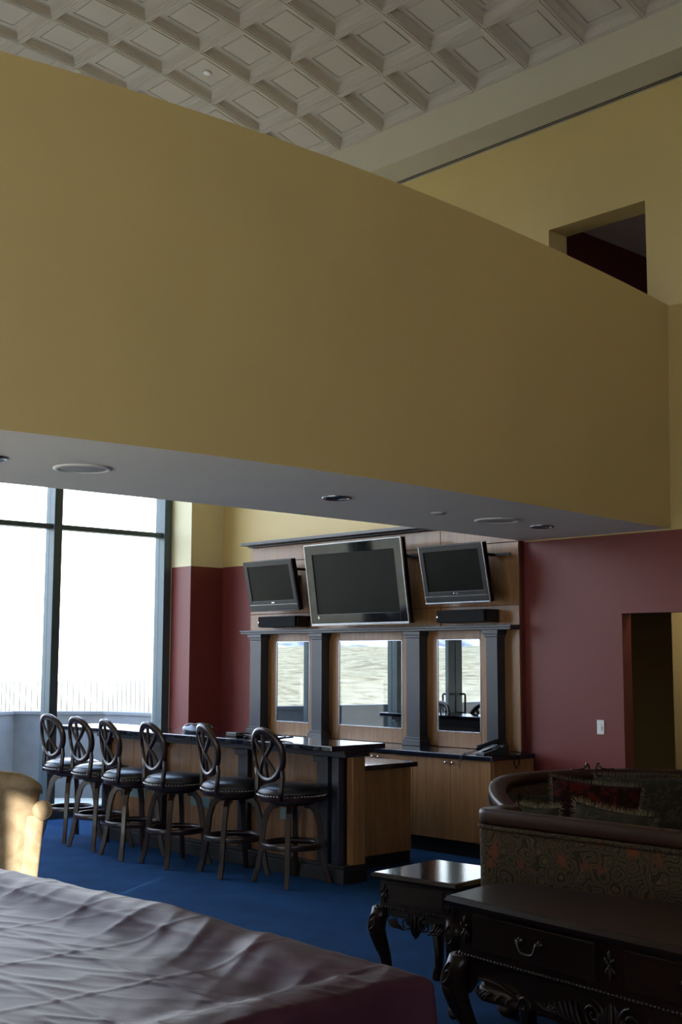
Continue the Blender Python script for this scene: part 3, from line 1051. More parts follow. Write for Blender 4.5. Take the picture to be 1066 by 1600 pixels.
# ================================================================== BAR STOOLS
def make_stool():
    t = thing('bar_stool', 'stool', 'stool', (0, 0, 0))
    # legs: from under the seat out and down
    for k in range(4):
        a = R(45 + 90 * k)
        prof = [(.10, .585), (.155, .575), (.19, .53), (.215, .44), (.228, .33), (.24, .22), (.262, .10), (.29, 0)]
        pts = []
        for i in range(len(prof) - 1):
            for s in range(3):
                u = s / 3
                pts.append((prof[i][0] + (prof[i + 1][0] - prof[i][0]) * u, prof[i][1] + (prof[i + 1][1] - prof[i][1]) * u))
        pts.append(prof[-1])
        m = MB()
        rs = []
        for i, (r_, z) in enumerate(pts):
            q0 = pts[max(i - 1, 0)]
            q1 = pts[min(i + 1, len(pts) - 1)]
            tt = Vector((q1[0] - q0[0], q1[1] - q0[1])).normalized()
            nn = Vector((-tt.y, tt.x))
            w = .021 - .004 * i / len(pts)
            d = .024 - .005 * i / len(pts)
            row = []
            for sx, sy in ((-1, -1), (1, -1), (1, 1), (-1, 1)):
                rr, zz = r_ + nn.x * d * sx, z + nn.y * d * sx
                if i == len(pts) - 1:
                    zz = 0
                    rr = r_ + d * sx * -1 * (1 if nn.x < 0 else -1)
                yy = w * sy
                row.append((rr * math.cos(a) - yy * math.sin(a), rr * math.sin(a) + yy * math.cos(a), zz))
            rs.append(row)
        m.rings(rs, True, True, 0, False)
        O('leg', m, 'wood_dark', t, bevel=.004)
    O('foot_ring', MB().lathe([(.205, .262), (.236, .262), (.242, .268), (.238, .276), (.242, .283), (.238, .291), (.241, .299), (.234, .306), (.205, .306), (.205, .262)], 40, caps=False), 'wood_dark', t)
    O('swivel', MB().lathe([(.14, .585), (.17, .60), (.17, .612), (.15, .622)], 28), 'base', t)
    O('seat_ring', MB().lathe([(.18, .618), (.25, .618), (.262, .624), (.257, .633), (.266, .640), (.261, .649), (.268, .656), (.262, .664), (.20, .666)], 44), 'wood_dark', t)
    O('seat_cushion', MB().lathe([(.262, .666), (.268, .676), (.267, .69), (.25, .714), (.21, .732), (.14, .744), (.06, .748), (.002, .749)], 44, caps=False), 'black_leather', t)
    nh = MB()
    for k in range(64):
        a = 2 * PI * k / 64
        nh.T = Matrix.Rotation(a, 4, 'Z') @ Matrix.Translation((.2715, 0, .667)) @ Matrix.Rotation(R(90), 4, 'Y')
        nh.lathe([(.0068, 0), (.005, .005), (.001, .0068)], 6, caps=False)
    n_ = O('nailhead_trim', nh, 'nail', t, weld=False)
    n_['kind'] = 'stuff'
    # back: oval ring of flat bent wood, concave, on the -y side, leaning back
    zc, hw, hh, lean = .966, .212, .208, .16
    def bp(px, pz, off=0):
        # px across, pz up from the oval's centre
        y = -.232 - (pz + hh) * lean + 1.0 * px * px + off
        return Vector((px, y, zc + pz))
    n = 44
    def flat_ring():
        m = MB()
        rs = []
        for i in range(n):
            a = 2 * PI * i / n
            ca, sa = math.cos(a), math.sin(a)
            # narrower below than above
            f = 1 - .10 * (1 - sa) / 2
            wi = .020 + .007 * max(0, sa)
            row = []
            for e, o_ in ((wi, -.012), (wi * .3, -.017), (-wi, -.012), (-wi, .012), (wi * .3, .017), (wi, .012)):
                row.append(tuple(bp((hw * f - .022 + e) * ca, (hh - .022 + e) * sa, o_)))
            rs.append(row)
        rs.append(rs[0])
        m.rings(rs, True, False, 0, True)
        return m
    O('back_ring', flat_ring(), 'wood_dark', t)
    def splat(fn):
        m = MB()
        rs = []
        for i in range(17):
            u = i / 16
            px, pz = fn(u)
            a_, b_ = fn(max(0, u - .02)), fn(min(1, u + .02))
            tx, tz = b_[0] - a_[0], b_[1] - a_[1]
            l = math.hypot(tx, tz)
            nx, nz = -tz / l, tx / l
            w = .0125
            row = []
            for e, o_ in ((-w, -.009), (0, -.012), (w, -.009), (w, .009), (0, .012), (-w, .009)):
                row.append(tuple(bp(px + nx * e, pz + nz * e, o_)))
            rs.append(row)
        m.rings(rs, True, True, 0, True)
        return m
    zt = hh - .03
    for s in (1, -1):
        O('back_splat', splat(lambda u, s=s: (s * (.115 - .205 * u + .025 * math.sin(2 * PI * u)), zt * .93 - 1.86 * zt * u)), 'wood_dark', t)
    O('back_splat', splat(lambda u: (0, zt - 2 * zt * u)), 'wood_dark', t)
    for s in (1, -1):
        m = MB()
        pts = [bp(s * .165, -.10), bp(s * .158, -.16), Vector((s * .15, -.222, .71)), Vector((s * .148, -.222, .635))]
        m.tube([tuple(p) for p in pts], [.018, .022, .024, .02], 8, flat=.75, up=(1, 0, 0))
        O('back_post', m, 'wood_dark', t)
    return t

stool = make_stool()
stools = [(-7.335, 6.37, -3, 'dark wood bar stool nearest the right end of the bar'),
          (-7.956, 6.30, -14, 'dark wood bar stool second from the right end of the bar'),
          (-8.636, 6.216, -4, 'dark wood bar stool third from the right end of the bar'),
          (-9.232, 6.192, -8, 'dark wood bar stool fourth from the right end of the bar'),
          (-9.854, 6.262, 0, 'dark wood bar stool second from the window end of the bar'),
          (-10.498, 6.343, 2, 'dark wood bar stool closest to the window, at the far end of the bar')]
for i, (x, y, rz, lab) in enumerate(stools):
    o = stool if i == 0 else copy_tree(stool)
    o.location = (x, y, 0)
    o.rotation_euler = (0, 0, R(rz))
    o['label'] = lab
    o['category'] = 'stool'
    o['group'] = 'bar stools along the bar'

# ================================================================== COVERED TABLE
tb = thing('covered_table', 'large table under a creased burgundy leatherette cover', 'table', (-3.7, 1.75, 0))
TX0, TX1, TY0, TY1, TZ = -5.35, -2.49, 1.22, 2.625, .812
fr = MB()
fr.box(TX0 + .05, TX1 - .05, TY0 + .05, TY1 - .05, .45, .70)
O('table_body', fr, 'mahogany', tb, True, .01)
for x in (TX0 + .2, TX1 - .2):
    for y in (TY0 + .2, TY1 - .2):
        O('leg', MB().lathe([(.08, 0), (.09, .05), (.06, .2), (.08, .45)], 16, (x, y, 0)), 'mahogany', tb, True)
def cover():
    NX, NY = 380, 240
    H = .62
    m = MB()
    def prof(s, lo, hi, h):
        """unrolled coordinate s -> (pos, drop); lo..hi flat, beyond hangs down with a rounded edge"""
        r = .035
        if s > hi:
            e = s - hi
            if e < r * PI / 2:
                return hi + r * math.sin(e / r), r * (1 - math.cos(e / r))
            return hi + r + .06 * (e - r * PI / 2), r + (e - r * PI / 2)
        if s < lo:
            e = lo - s
            if e < r * PI / 2:
                return lo - r * math.sin(e / r), r * (1 - math.cos(e / r))
            return lo - r - .06 * (e - r * PI / 2), r + (e - r * PI / 2)
        return s, 0
    def fn(u, v):
        sx = TX0 - H + (TX1 - TX0 + 2 * H) * u
        sy = TY0 - H + (TY1 - TY0 + 2 * H) * v
        x, dx = prof(sx, TX0, TX1, H)
        y, dy = prof(sy, TY0, TY1, H)
        drop = max(dx, dy)
        # bunch the corner
        if dx > .03 and dy > .03:
            drop = max(dx, dy) * .96
            k = min(dx, dy) * .55
            cx = 1 if sx > TX1 else -1
            cyy = 1 if sy > TY1 else -1
            x -= cx * k * .25
            y -= cyy * k * .25
        n = Vector((0, 0, 0))
        hang = min(1, max(0, drop / .15))
        # creases from the packing, one way and the other
        wob = .01 * mn.noise(Vector((sx * 3, sy * 3, 40)))
        d = abs(((sx + .1 + wob) / .46) % 1 - .5) * .46
        z = .0018 * math.exp(-(d / .012) ** 2)
        d = abs(((sy - .13 + wob) / .31) % 1 - .5) * .31
        z += .0032 * math.exp(-(d / .012) ** 2)
        # soft tenting between the creases
        z += .006 * mn.noise(Vector((sx * 2.2, sy * 2.6, 1)))
        # rumpled band along the far edge and the right corner
        edge = math.exp(-((TY1 - .13 - sy) / .22) ** 2) if sy < TY1 + .2 else .5
        edge = max(edge, .6 * math.exp(-((TX1 - .15 - sx) / .25) ** 2))
        k1 = sx * .80 + sy * .60
        k2 = sy * .80 - sx * .60
        w1 = mn.noise(Vector((k1 * 5.2, k2 * 1.8, 7)))
        w2 = mn.noise(Vector((k1 * 12, k2 * 3.2, 4)))
        w3 = 1 - abs(mn.noise(Vector((k1 * 4.0, k2 * 1.4, 11)))) * 2
        z += edge * (.016 * w1 + .004 * w2 + .006 * max(0, w3) ** 3)
        # the cloth sags between the rails
        de = min(TX1 - sx, TY1 - sy, sx - TX0, sy - TY0)
        q_ = min(1, max(0, (de - .07) / .24))
        z -= .045 * q_ * q_ * (3 - 2 * q_)
        # tension wrinkles running across the top
        w4 = 1 - abs(mn.noise(Vector((sx * 1.6 + sy * .8, sy * 8 - sx * 2.6, 21)))) * 2
        w5 = 1 - abs(mn.noise(Vector((sx * 3.2 + sy * 1.5, sy * 15 - sx * 6.0, 33)))) * 2
        z += (1 - .7 * edge) * (.0045 * max(0, w4) ** 5 + .0012 * max(0, w5) ** 4)
        zz = TZ - drop + z * (1 - hang)
        if hang > 0:
            wave = .03 * hang * math.sin((sx if dy > dx else sy) * 22 + 2 * w1) + .02 * hang * w1
            if dy >= dx:
                y += wave * (1 if sy > TY1 else -1) * .6
            else:
                x += wave * (1 if sx > TX1 else -1) * .6
        y += .055 * math.exp(-((sx + 3.6) / .75) ** 2) * min(1, max(0, (sy - 1.9) / .6))
        return (x, y, max(zz, .12))
    m.grid(fn, NX, NY)
    return m
O('leatherette_cover', cover(), 'cover', tb, True)

# ================================================================== CARVED TABLES
def spiral(m, c, r, turns, a0, plane, rad=.008, sgn=1):
    """a carved scroll: tapering spiral tube; plane maps (a, b) -> point"""
    pts, rr = [], []
    n = 26
    for i in range(n + 1):
        t = i / n
        q = r * (1 - t) ** 1.0 + .004
        a = a0 + sgn * turns * 2 * PI * t
        pts.append(plane(c[0] + q * math.cos(a), c[1] + q * math.sin(a)))
        rr.append(rad * (1 - .5 * t))
    m.tube(pts, rr, 6)

def carve_leaf(m, plane, p0, p1, bend, rad=.009):
    pts, rr = [], []
    for i in range(9):
        t = i / 8
        x = p0[0] + (p1[0] - p0[0]) * t
        y = p0[1] + (p1[1] - p0[1]) * t
        l = math.hypot(p1[0] - p0[0], p1[1] - p0[1]) or 1
        nx, ny = -(p1[1] - p0[1]) / l, (p1[0] - p0[0]) / l
        k = bend * math.sin(t * PI)
        pts.append(plane(x + nx * k, y + ny * k))
        rr.append(rad * (.45 + .9 * math.sin(t * PI * .85 + .25)))
    m.tube(pts, rr, 6)

def apron_shape(w, h, mid):
    """half profile of a shaped apron hanging below z=0: polygon over x in [-w, w]"""
    n = 40
    low = []
    for i in range(n + 1):
        x = -w + 2 * w * i / n
        u = abs(x) / w
        d = h * (.35 + .10 * math.cos(u * PI * 3)) + mid * math.exp(-(u / .38) ** 2) + (h * .5) * math.exp(-((1 - u) / .12) ** 2)
        low.append((x, -d))
    return [(-w, 0), (w, 0)][::-1] + low

def cab_leg(t, x, y, sx, sy, h, k=1.0, thick=1.0):
    """cabriole leg with carved knee; its bulge points to (sx, sy)"""
    m = MB()
    prof = [(h, .030, .036), (h - .05, .040, .038), (h - .11, .050, .041), (h * .66, .036, .034), (h * .48, .012, .027), (h * .30, -.002, .022), (h * .16, .004, .020), (.07, .026, .021), (.035, .042, .026), (.012, .046, .030), (0, .044, .026)]
    rs = []
    prof = [(z, off, r_ * thick) for z, off, r_ in prof]
    for z, off, r_ in prof:
        d = off * k
        rs.append([(x + sx * d + r_ * math.cos(2 * PI * j / 10), y + sy * d + r_ * math.sin(2 * PI * j / 10), z) for j in range(10)])
    m.rings(rs[::-1], True, True, 0, True)
    o = O('leg', m, 'mahogany', t)
    cv = MB()
    # carved acanthus on the knee, on the two outer faces
    def at(z):
        for (z1, o1, r1), (z0, o0, r0) in zip(prof, prof[1:]):
            if z >= z0:
                t_ = (z - z0) / max(1e-6, z1 - z0)
                return o0 + (o1 - o0) * t_, r0 + (r1 - r0) * t_
        return prof[-1][1:]
    for ux, uy in ((sx, 0), (0, sy)):
        tx, ty = -uy, ux
        def pl(a, b, ux=ux, uy=uy, tx=tx, ty=ty):
            of, rr = at(b)
            q = math.sqrt(max(.05, 1 - min(.95, abs(a) * .6 / rr) ** 2)) * rr
            return (x + sx * of * k + ux * q + tx * a * .6, y + sy * of * k + uy * q + ty * a * .6, b)
        spiral(cv, (0.0, h - .075), .04, 1.5, R(90), pl, .007)
        for q in (-.024, -.008, .008, .024):
            carve_leaf(cv, pl, (q, h - .12), (q * .2, h - .25), q * .4, .005)
    O('knee_carving', cv, 'mahogany', o)
    return o

def bead_row(m, p0, p1, r_=.0075, step=.018):
    a, b = Vector(p0), Vector(p1)
    n = max(2, int((b - a).length / step))
    for i in range(n + 1):
        c = a.lerp(b, i / n)
        m.T = Matrix.Translation(c)
        m.lathe([(.001, -r_), (r_ * .8, -r_ * .6), (r_, 0), (r_ * .8, r_ * .6), (.001, r_)], 6, caps=False)
    m.T = Matrix.Identity(4)

def rosette(m, c, w, h, y):
    pl = lambda a, b: (c[0] + a, y, c[1] + b)
    for k in range(6):
        a = R(30 + 60 * k)
        carve_leaf(m, pl, (math.cos(a) * w * .12, math.sin(a) * h * .12), (math.cos(a) * w * .9, math.sin(a) * h * .95), .002, .006)
    m.T = Matrix.Translation((c[0], y, c[1])) @ Matrix.Rotation(R(90), 4, 'X')
    m.lathe([(.008, 0), (.006, .006), (.001, .008)], 8, caps=False)
    m.T = Matrix.Identity(4)
    return
    for sx in (-1, 1):
        for sz in (-1, 1):
            carve_leaf(m, pl, (0, 0), (sx * w * .7, sz * h * .8), .01 * sx * sz, .007)
    carve_leaf(m, pl, (0, -h * .9), (0, h * .9), 0, .006)

# end table
et = thing('end_table', 'small carved dark wood end table with a glossy top, left of the sofa', 'table', (-4.365, 4.832, 0), R(5))
ew, ed, eh = .272, .28, .622
def moulded_top(w, d, z):
    m = MB()
    rs = []
    for k, zz in ((-.025, z - .036), (-.012, z - .034), (-.002, z - .026), (0, z - .018), (-.006, z - .010), (-.010, z - .004), (-.018, z)):
        rs.append([(-w - k, -d - k, zz), (w + k, -d - k, zz), (w + k, d + k, zz), (-w - k, d + k, zz)])
    rs = [[(sx * (w + k), sy * (d + k), zz) for sx, sy in ((-1, -1), (1, -1), (1, 1), (-1, 1))] for k, zz in ((-.025, z - .036), (-.012, z - .034), (-.002, z - .026), (0, z - .018), (-.006, z - .010), (-.010, z - .004), (-.018, z))]
    m.rings(rs, True, True, 0, False)
    return m
M['veneer'] = None
def veneer():
    m, nt, b = new_mat('burl_veneer')
    v = coords(nt)
    n1 = nd(nt, 'ShaderNodeTexWave', wave_type='RINGS', rings_direction='Z')
    n1.inputs['Scale'].default_value = 9
    n1.inputs['Distortion'].default_value = 7
    n1.inputs['Detail'].default_value = 3
    n1.inputs['Detail Scale'].default_value = 1.4
    nt.links.new(v, n1.inputs['Vector'])
    nt.links.new(ramp(nt, n1.outputs[1], [(.2, lin(20, 11, 9)), (.8, lin(46, 27, 20))]), b.inputs['Base Color'])
    b.inputs['Roughness'].default_value = .10
    b.inputs['Specular IOR Level'].default_value = .6
    bump(nt, b, n1.outputs[1], .02, .001)
    return m
M['veneer'] = veneer()
O('table_top', moulded_top(ew, ed, eh), 'veneer', et)
ca = MB()
ca.box(-ew + .04, ew - .04, -ed + .04, ed - .04, .455, eh - .036)
O('case', ca, 'mahogany', et, bevel=.003)
dr = O('drawer', B(-ew + .10, ew - .10, -ed + .032, -ed + .041, .475, eh - .05), 'mahogany', et, bevel=.004)
bd = MB()
for p0, p1 in (((-ew + .03, -ed + .03, .455), (ew - .03, -ed + .03, .455)), ((ew - .03, -ed + .03, .455), (ew - .03, ed - .03, .455)), ((-ew + .03, -ed + .03, .455), (-ew + .03, ed - .03, .455))):
    bead_row(bd, p0, p1)
b_ = O('beading', bd, 'mahogany', et, weld=False)
b_['kind'] = 'stuff'
ap = MB()
ap.T = Matrix.Translation((0, -ed + .05, .455))
ap.prism(apron_shape(ew - .06, .09, .065), -.012, .012, 'y')
a_ = O('apron', ap, 'mahogany', et)
cv = MB()
pl = lambda a, b: (a, -ed + .034, .455 + b)
for s in (1, -1):
    spiral(cv, (s * .058, -.06), .034, 1.7, R(90), pl, .0065, s)
    for k in range(4):
        carve_leaf(cv, pl, (s * (.085 + .016 * k), -.085 + .005 * k), (s * (.125 + .018 * k), -.045 - .004 * k), -s * .012, .0055)
        carve_leaf(cv, pl, (s * (.07 + .016 * k), -.098 + .005 * k), (s * (.115 + .018 * k), -.06 - .004 * k), -s * .012, .0045)
    carve_leaf(cv, pl, (s * .018, -.03), (s * .012, -.12), s * .01, .006)
carve_leaf(cv, pl, (0, -.02), (0, -.13), 0, .009)
O('scroll_carving', cv, 'mahogany', a_)
ap = MB()
ap.T = Matrix.Translation((ew - .05, 0, .455)) @ Matrix.Rotation(R(90), 4, 'Z')
ap.prism(apron_shape(ed - .06, .09, .065), -.012, .012, 'y')
O('apron', ap, 'mahogany', et)
ap = MB()
ap.T = Matrix.Translation((-ew + .05, 0, .455)) @ Matrix.Rotation(R(90), 4, 'Z')
ap.prism(apron_shape(ed - .06, .09, .065), -.012, .012, 'y')
O('apron', ap, 'mahogany', et)
for x in (-ew + .07, ew - .07):
    ro_ = MB()
    rosette(ro_, (x, .52), .03, .05, -ed + .037)
    O('rosette', ro_, 'mahogany', et, weld=False)
for sx in (-1, 1):
    for sy in (-1, 1):
        cab_leg(et, sx * (ew - .065), sy * (ed - .065), sx, sy, .452, .8, 1.15)

# sofa table (bow backed console)
st = thing('sofa_table', 'long carved dark wood console table with two drawers behind the sofa', 'console table', (-3.42, 3.774, 0), R(-5.5))
sh = .765
ca_, sa_ = math.cos(R(5.5)), math.sin(R(5.5))
def toloc(x, y):
    dx, dy = x + 3.42, y - 3.774
    return (dx * ca_ - dy * sa_, dx * sa_ + dy * ca_)
back = [toloc(-3.465, 4.078), toloc(-3.425, 4.19), toloc(-3.30, 4.235), toloc(-3.128, 4.256), toloc(-2.684, 4.331)]
SLen = 1.62
poly = [(0, 0), (SLen, 0), (SLen, .30), (SLen - .06, .46), (SLen - .3, .58), (back[4][0], back[4][1])] + back[3::-1]
poly = [(0, 0), (SLen, 0), (SLen, .34), (SLen - .05, .45), (SLen - .2, .55), (SLen - .5, .62)] + back[::-1]
def inset(poly, d):
    n = len(poly)
    out = []
    for i in range(n):
        a, b, c = Vector(poly[i - 1]), Vector(poly[i]), Vector(poly[(i + 1) % n])
        t1, t2 = (b - a).normalized(), (c - b).normalized()
        n1, n2 = Vector((-t1.y, t1.x)), Vector((-t2.y, t2.x))
        q = (n1 + n2)
        q = q / max(.3, q.dot(n1))
        out.append((b.x + q.x * d, b.y + q.y * d))
    return out
m = MB()
m.rings([[(a, b, z) for a, b in inset(poly, k)] for k, z in ((.025, sh - .042), (.010, sh - .04), (.002, sh - .03), (0, sh - .02), (.008, sh - .010), (.012, sh - .004), (.02, sh))], True, True, 0, False)
O('table_top', m, 'mahogany', st)
m = MB()
pin = inset(poly, .05)
m.prism(pin, sh - .22, sh - .042)
O('case', m, 'mahogany', st)
fy = .05
cx = [(.115, .70), (.80, 1.46)]
cx = [(.12, .745), (.875, 1.50)]
for a, b in cx:
    d = O('drawer', B(a, b, fy - .010, fy + .004, sh - .195, sh - .06), 'mahogany', st, bevel=.004)
    xm = (a + b) / 2
    hd = MB()
    for s in (-1, 1):
        hd.T = Matrix.Translation((xm + s * .05, fy - .010, sh - .115)) @ Matrix.Rotation(R(90), 4, 'X')
        hd.lathe([(.013, 0), (.014, .003), (.007, .007), (.006, .018), (.009, .022), (.001, .025)], 12)
    hd.T = Matrix.Identity(4)
    pts = [(xm - .05, fy - .032, sh - .115)]
    for i in range(13):
        u = -1 + 2 * i / 12
        pts.append((xm + .048 * u * (1 + .12 * (1 - u * u)), fy - .034, sh - .12 - .036 * (1 - u ** 4)))
    pts.append((xm + .05, fy - .032, sh - .115))
    hd.tube(pts, .0045, 6)
    O('drawer_handle', hd, 'brass', d, weld=False)
for xx in (.078, .81, 1.545):
    cv = MB()
    rosette(cv, (xx, sh - .128), .028, .055, fy - .006)
    O('rosette', cv, 'mahogany', st, weld=False)
bd = MB()
bead_row(bd, (.035, fy - .012, sh - .222), (SLen - .035, fy - .012, sh - .222))
bead_row(bd, (.036, fy - .012, sh - .222), (.04, .28, sh - .222))
b_ = O('beading', bd, 'mahogany', st, weld=False)
b_['kind'] = 'stuff'
ap = MB()
ap.T = Matrix.Translation((SLen / 2, fy + .012, sh - .225))
def apron2(w):
    n = 72
    low = []
    for i in range(n + 1):
        x = -w + 2 * w * i / n
        u = abs(x)
        d = .065 + .115 * max(0, 1 - (u / .40) ** 2) ** .6 * (1 if u < .40 else 0)
        d += .055 * math.exp(-((u - .40) / .045) ** 2)
        d += .09 * math.exp(-((w - u) / .06) ** 2)
        low.append((x, -d))
    return [(w, 0), (-w, 0)] + low
ap.prism(apron2(SLen / 2 - .06), -.012, .012, 'y')
a_ = O('apron', ap, 'mahogany', st)
cv = MB()
pl = lambda a, b: (SLen / 2 + a, fy - .004, sh - .225 + b)
for s in (1, -1):
    spiral(cv, (s * .085, -.085), .05, 2.0, R(90), pl, .0085, s)
    spiral(cv, (s * .42, -.125), .03, 1.2, R(200 if s > 0 else -20), pl, .009, -s)
    for k in range(8):
        carve_leaf(cv, pl, (s * (.10 + .022 * k), -.155 + .009 * k), (s * (.165 + .026 * k), -.055 - .006 * k), -s * .022, .0065)
        carve_leaf(cv, pl, (s * (.112 + .022 * k), -.152 + .009 * k), (s * (.172 + .026 * k), -.075 - .004 * k), -s * .016, .005)
    for k in range(4):
        carve_leaf(cv, pl, (s * (.012 + .012 * k), -.035 - .012 * k), (s * (.010 + .016 * k), -.17), s * .012, .006)
    carve_leaf(cv, pl, (s * .44, -.12), (s * .66, -.075), s * .02, .008)
carve_leaf(cv, pl, (0, -.03), (0, -.18), 0, .011)
O('scroll_carving', cv, 'mahogany', a_, weld=False)
cab_leg(st, .085, .085, -1, -1, sh - .225, 1.2, 1.3)
cab_leg(st, SLen - .085, .085, 1, -1, sh - .225, 1.2, 1.3)
for x, y in ((.13, .34), (SLen - .2, .42)):
    O('back_leg', MB().box(x - .025, x + .025, y - .025, y + .025, 0, sh - .22), 'mahogany', st, bevel=.004)

# ================================================================== SOFAS
def cushion(m, w, h, d, crown=.35):
    """soft pillow standing in the xz plane, thickness along y"""
    n = 16
    for s in (1, -1):
        def fn(u, v, s=s):
            a, b = 2 * u - 1, 2 * v - 1
            k = max(0, (1 - a ** 4) * (1 - b ** 4)) ** .5
            px = a * w / 2 * (1 - .07 * (1 - b * b) * abs(a))
            pz = b * h / 2 * (1 - .07 * (1 - a * a) * abs(b))
            return (px, s * d / 2 * k, pz)
        m.grid(fn, n, n)
    return m

def edge_pts(w, h, n=26):
    out = []
    for i in range(n):
        t = -1 + 2 * i / n
        out += [(t, 1), (1, -t), (-t, -1), (-1, t)]
    return [(a * w / 2 * (1 - .07 * (1 - b * b) * abs(a)), b * h / 2 * (1 - .07 * (1 - a * a) * abs(b)), a, b) for a, b in out]

def pillow(name, label, mat, loc, rot, w, h, d, fringe=True, group='pillows on the sofas'):
    t = thing(name, label, 'pillow', loc, 0, group)
    t.rotation_euler = rot
    O('pillow_cover', cushion(MB(), w, h, d), mat, t)
    if fringe:
        m = MB()
        rnd = random.Random(w * 100 + h)
        for px, pz, a, b in edge_pts(w, h, 46):
            for k in range(4):
                dx = a if abs(a) > .985 else 0
                dz = b if abs(b) > .985 else 0
                L = .022 + .016 * rnd.random()
                o1 = rnd.uniform(-.008, .008)
                o2 = rnd.uniform(-.012, .012)
                p0 = Vector((px + (o1 if dz else 0), rnd.uniform(-.006, .006), pz + (o1 if dx else 0)))
                p1 = p0 + Vector((dx * L + (o2 if dz else 0), rnd.uniform(-.018, .018), dz * L + (o2 if dx else 0)))
                q = Vector((0, .0016, 0))
                r_ = Vector((.0016 if dz else 0, 0, .0016 if dx else 0))
                m.add([p0 - q, p0 + r_ * 1.5, p0 + q, p1], [(0, 1, 3), (1, 2, 3), (2, 0, 3)])
        f = O('fringe', m, 'fringe', t, weld=False)
        f['kind'] = 'stuff'
    return t

def path_sofa(label, name, pts, z_rail, loc, thick=.12, fall=None):
    """a sofa whose upholstered back follows a plan path (outside face), wooden rail on top"""
    t = thing(name, label, 'sofa', loc)
    n = len(pts)
    P = [Vector(p) for p in pts]
    T = []
    for i in range(n):
        T.append((P[min(i + 1, n - 1)] - P[max(i - 1, 0)]).normalized())
    N = [Vector((-q.y, q.x)) for q in T]     # to the inside (left of travel)
    zb = .16
    rs = []
    zr = [z_rail - (fall(i / (n - 1)) if fall else 0) for i in range(n)]
    for i in range(n):
        o, q = P[i], N[i]
        z_rail = zr[i]
        row = []
        for d, z in ((.012, zb), (0, zb + .05), (0, .55), (-.004, z_rail - .11), (.004, z_rail - .075), (thick - .03, z_rail - .075), (thick, z_rail - .12), (thick + .02, .45), (thick, zb)):
            p = o + q * d
            row.append((p.x, p.y, z))
        rs.append(row)
    m = MB()
    m.rings(rs, True, True, 0, True)
    O('upholstered_back', m, 'tapestry', t, True)
    m = MB()
    m.tube([tuple(P[i] + N[i] * -.004) + (zr[i] - .082,) for i in range(n)], .011, 8)
    O('welt', m, 'tapestry', t, True)
    m = MB()
    rs = []
    for i in range(n):
        o, q = P[i], N[i]
        z_rail = zr[i]
        row = []
        for d, z in ((.002, z_rail - .070), (-.004, z_rail - .055), (-.007, z_rail - .02), (-.003, z_rail - .006), (.008, z_rail), (thick - .035, z_rail - .004), (thick - .02, z_rail - .02), (thick - .02, z_rail - .070)):
            p = o + q * d
            row.append((p.x, p.y, z))
        rs.append(row)
    m.rings(rs, True, True, 0, True)
    O('wooden_rail', m, 'rail_wood', t, True)
    # carved base moulding and feet
    m = MB()
    rs = []
    for i in range(n):
        o, q = P[i], N[i]
        rs.append([(o.x + q.x * d, o.y + q.y * d, z) for d, z in ((-.012, .10), (-.022, .12), (-.016, .145), (-.004, .168), (.08, .168), (.08, .10))])
    m.rings(rs, True, True, 0, True)
    bm2 = O('base_moulding', m, 'rail_wood', t, True)
    cv = MB()
    acc = 0
    for i in range(1, n):
        L = (P[i] - P[i - 1]).length
        k = int(L / .06) or 1
        for j in range(k):
            c = P[i - 1].lerp(P[i], j / k)
            q = N[i]
            tt = T[i]
            c = c - q * .02
            cv.tube([(c.x, c.y, .115), (c.x + tt.x * .02 - q.x * .008, c.y + tt.y * .02 - q.y * .008, .135), (c.x + tt.x * .045, c.y + tt.y * .045, .15)], [.006, .010, .005], 5)
    c_ = O('leaf_carving', cv, 'rail_wood', bm2, True, weld=False)
    c_['kind'] = 'stuff'
    idx = [0, n // 2, n - 1] if n > 6 else [0, n - 1]
    for i in idx:
        c = P[i] + N[i] * .05 + T[i] * (.06 if i == 0 else (-.06 if i == n - 1 else 0))
        O('foot', MB().lathe([(.035, 0), (.05, .015), (.055, .04), (.04, .07), (.05, .10)], 14, (c.x, c.y, 0)), 'rail_wood', t, True)
    return t

def arc(cx, cy_, r_, a0, a1, n):
    return [(cx + r_ * math.cos(R(a0 + (a1 - a0) * i / n)), cy_ + r_ * math.sin(R(a0 + (a1 - a0) * i / n))) for i in range(n + 1)]

# near sofa: its back to the camera; path runs so that the inside lies to the left of travel
S1X, S1Y = -4.0, 4.64
p1 = [(-4.0, 4.88), (-4.0, 4.8)] + arc(S1X + .07, S1Y + .07, .07, 180, 270, 6) + [(-3.3, S1Y), (-2.9, S1Y), (-2.4, S1Y), (-2.0, S1Y)] + arc(-1.9, S1Y + .12, .12, 270, 360, 6) + [(-1.78, 4.8), (-1.78, 4.88)]
sofa1 = path_sofa('dark tapestry sofa with a wooden rail, its back to the console table', 'sofa', p1, .985, (-2.85, 4.97, 0))
sm = MB()
sm.box(-3.86, -1.93, 4.78, 5.36, .17, .33)
O('seat_base', sm, 'tapestry', sofa1, True, .02)
for x0, x1 in ((-3.855, -2.90), (-2.89, -1.935)):
    O('seat_cushion', B(x0, x1, 4.80, 5.40, .33, .47), 'tapestry', sofa1, True, .04, 4)
cr = MB()
pl = lambda a, b: (-2.78 + a, S1Y - .008 + .02, .985 + b)
for s in (1, -1):
    spiral(cr, (s * .05, .006), .022, 1.3, R(90), pl, .007, s)
    carve_leaf(cr, pl, (s * .07, .004), (s * .2, .0), -s * .012, .008)
O('rail_carving', cr, 'rail_wood', sofa1, True, weld=False)

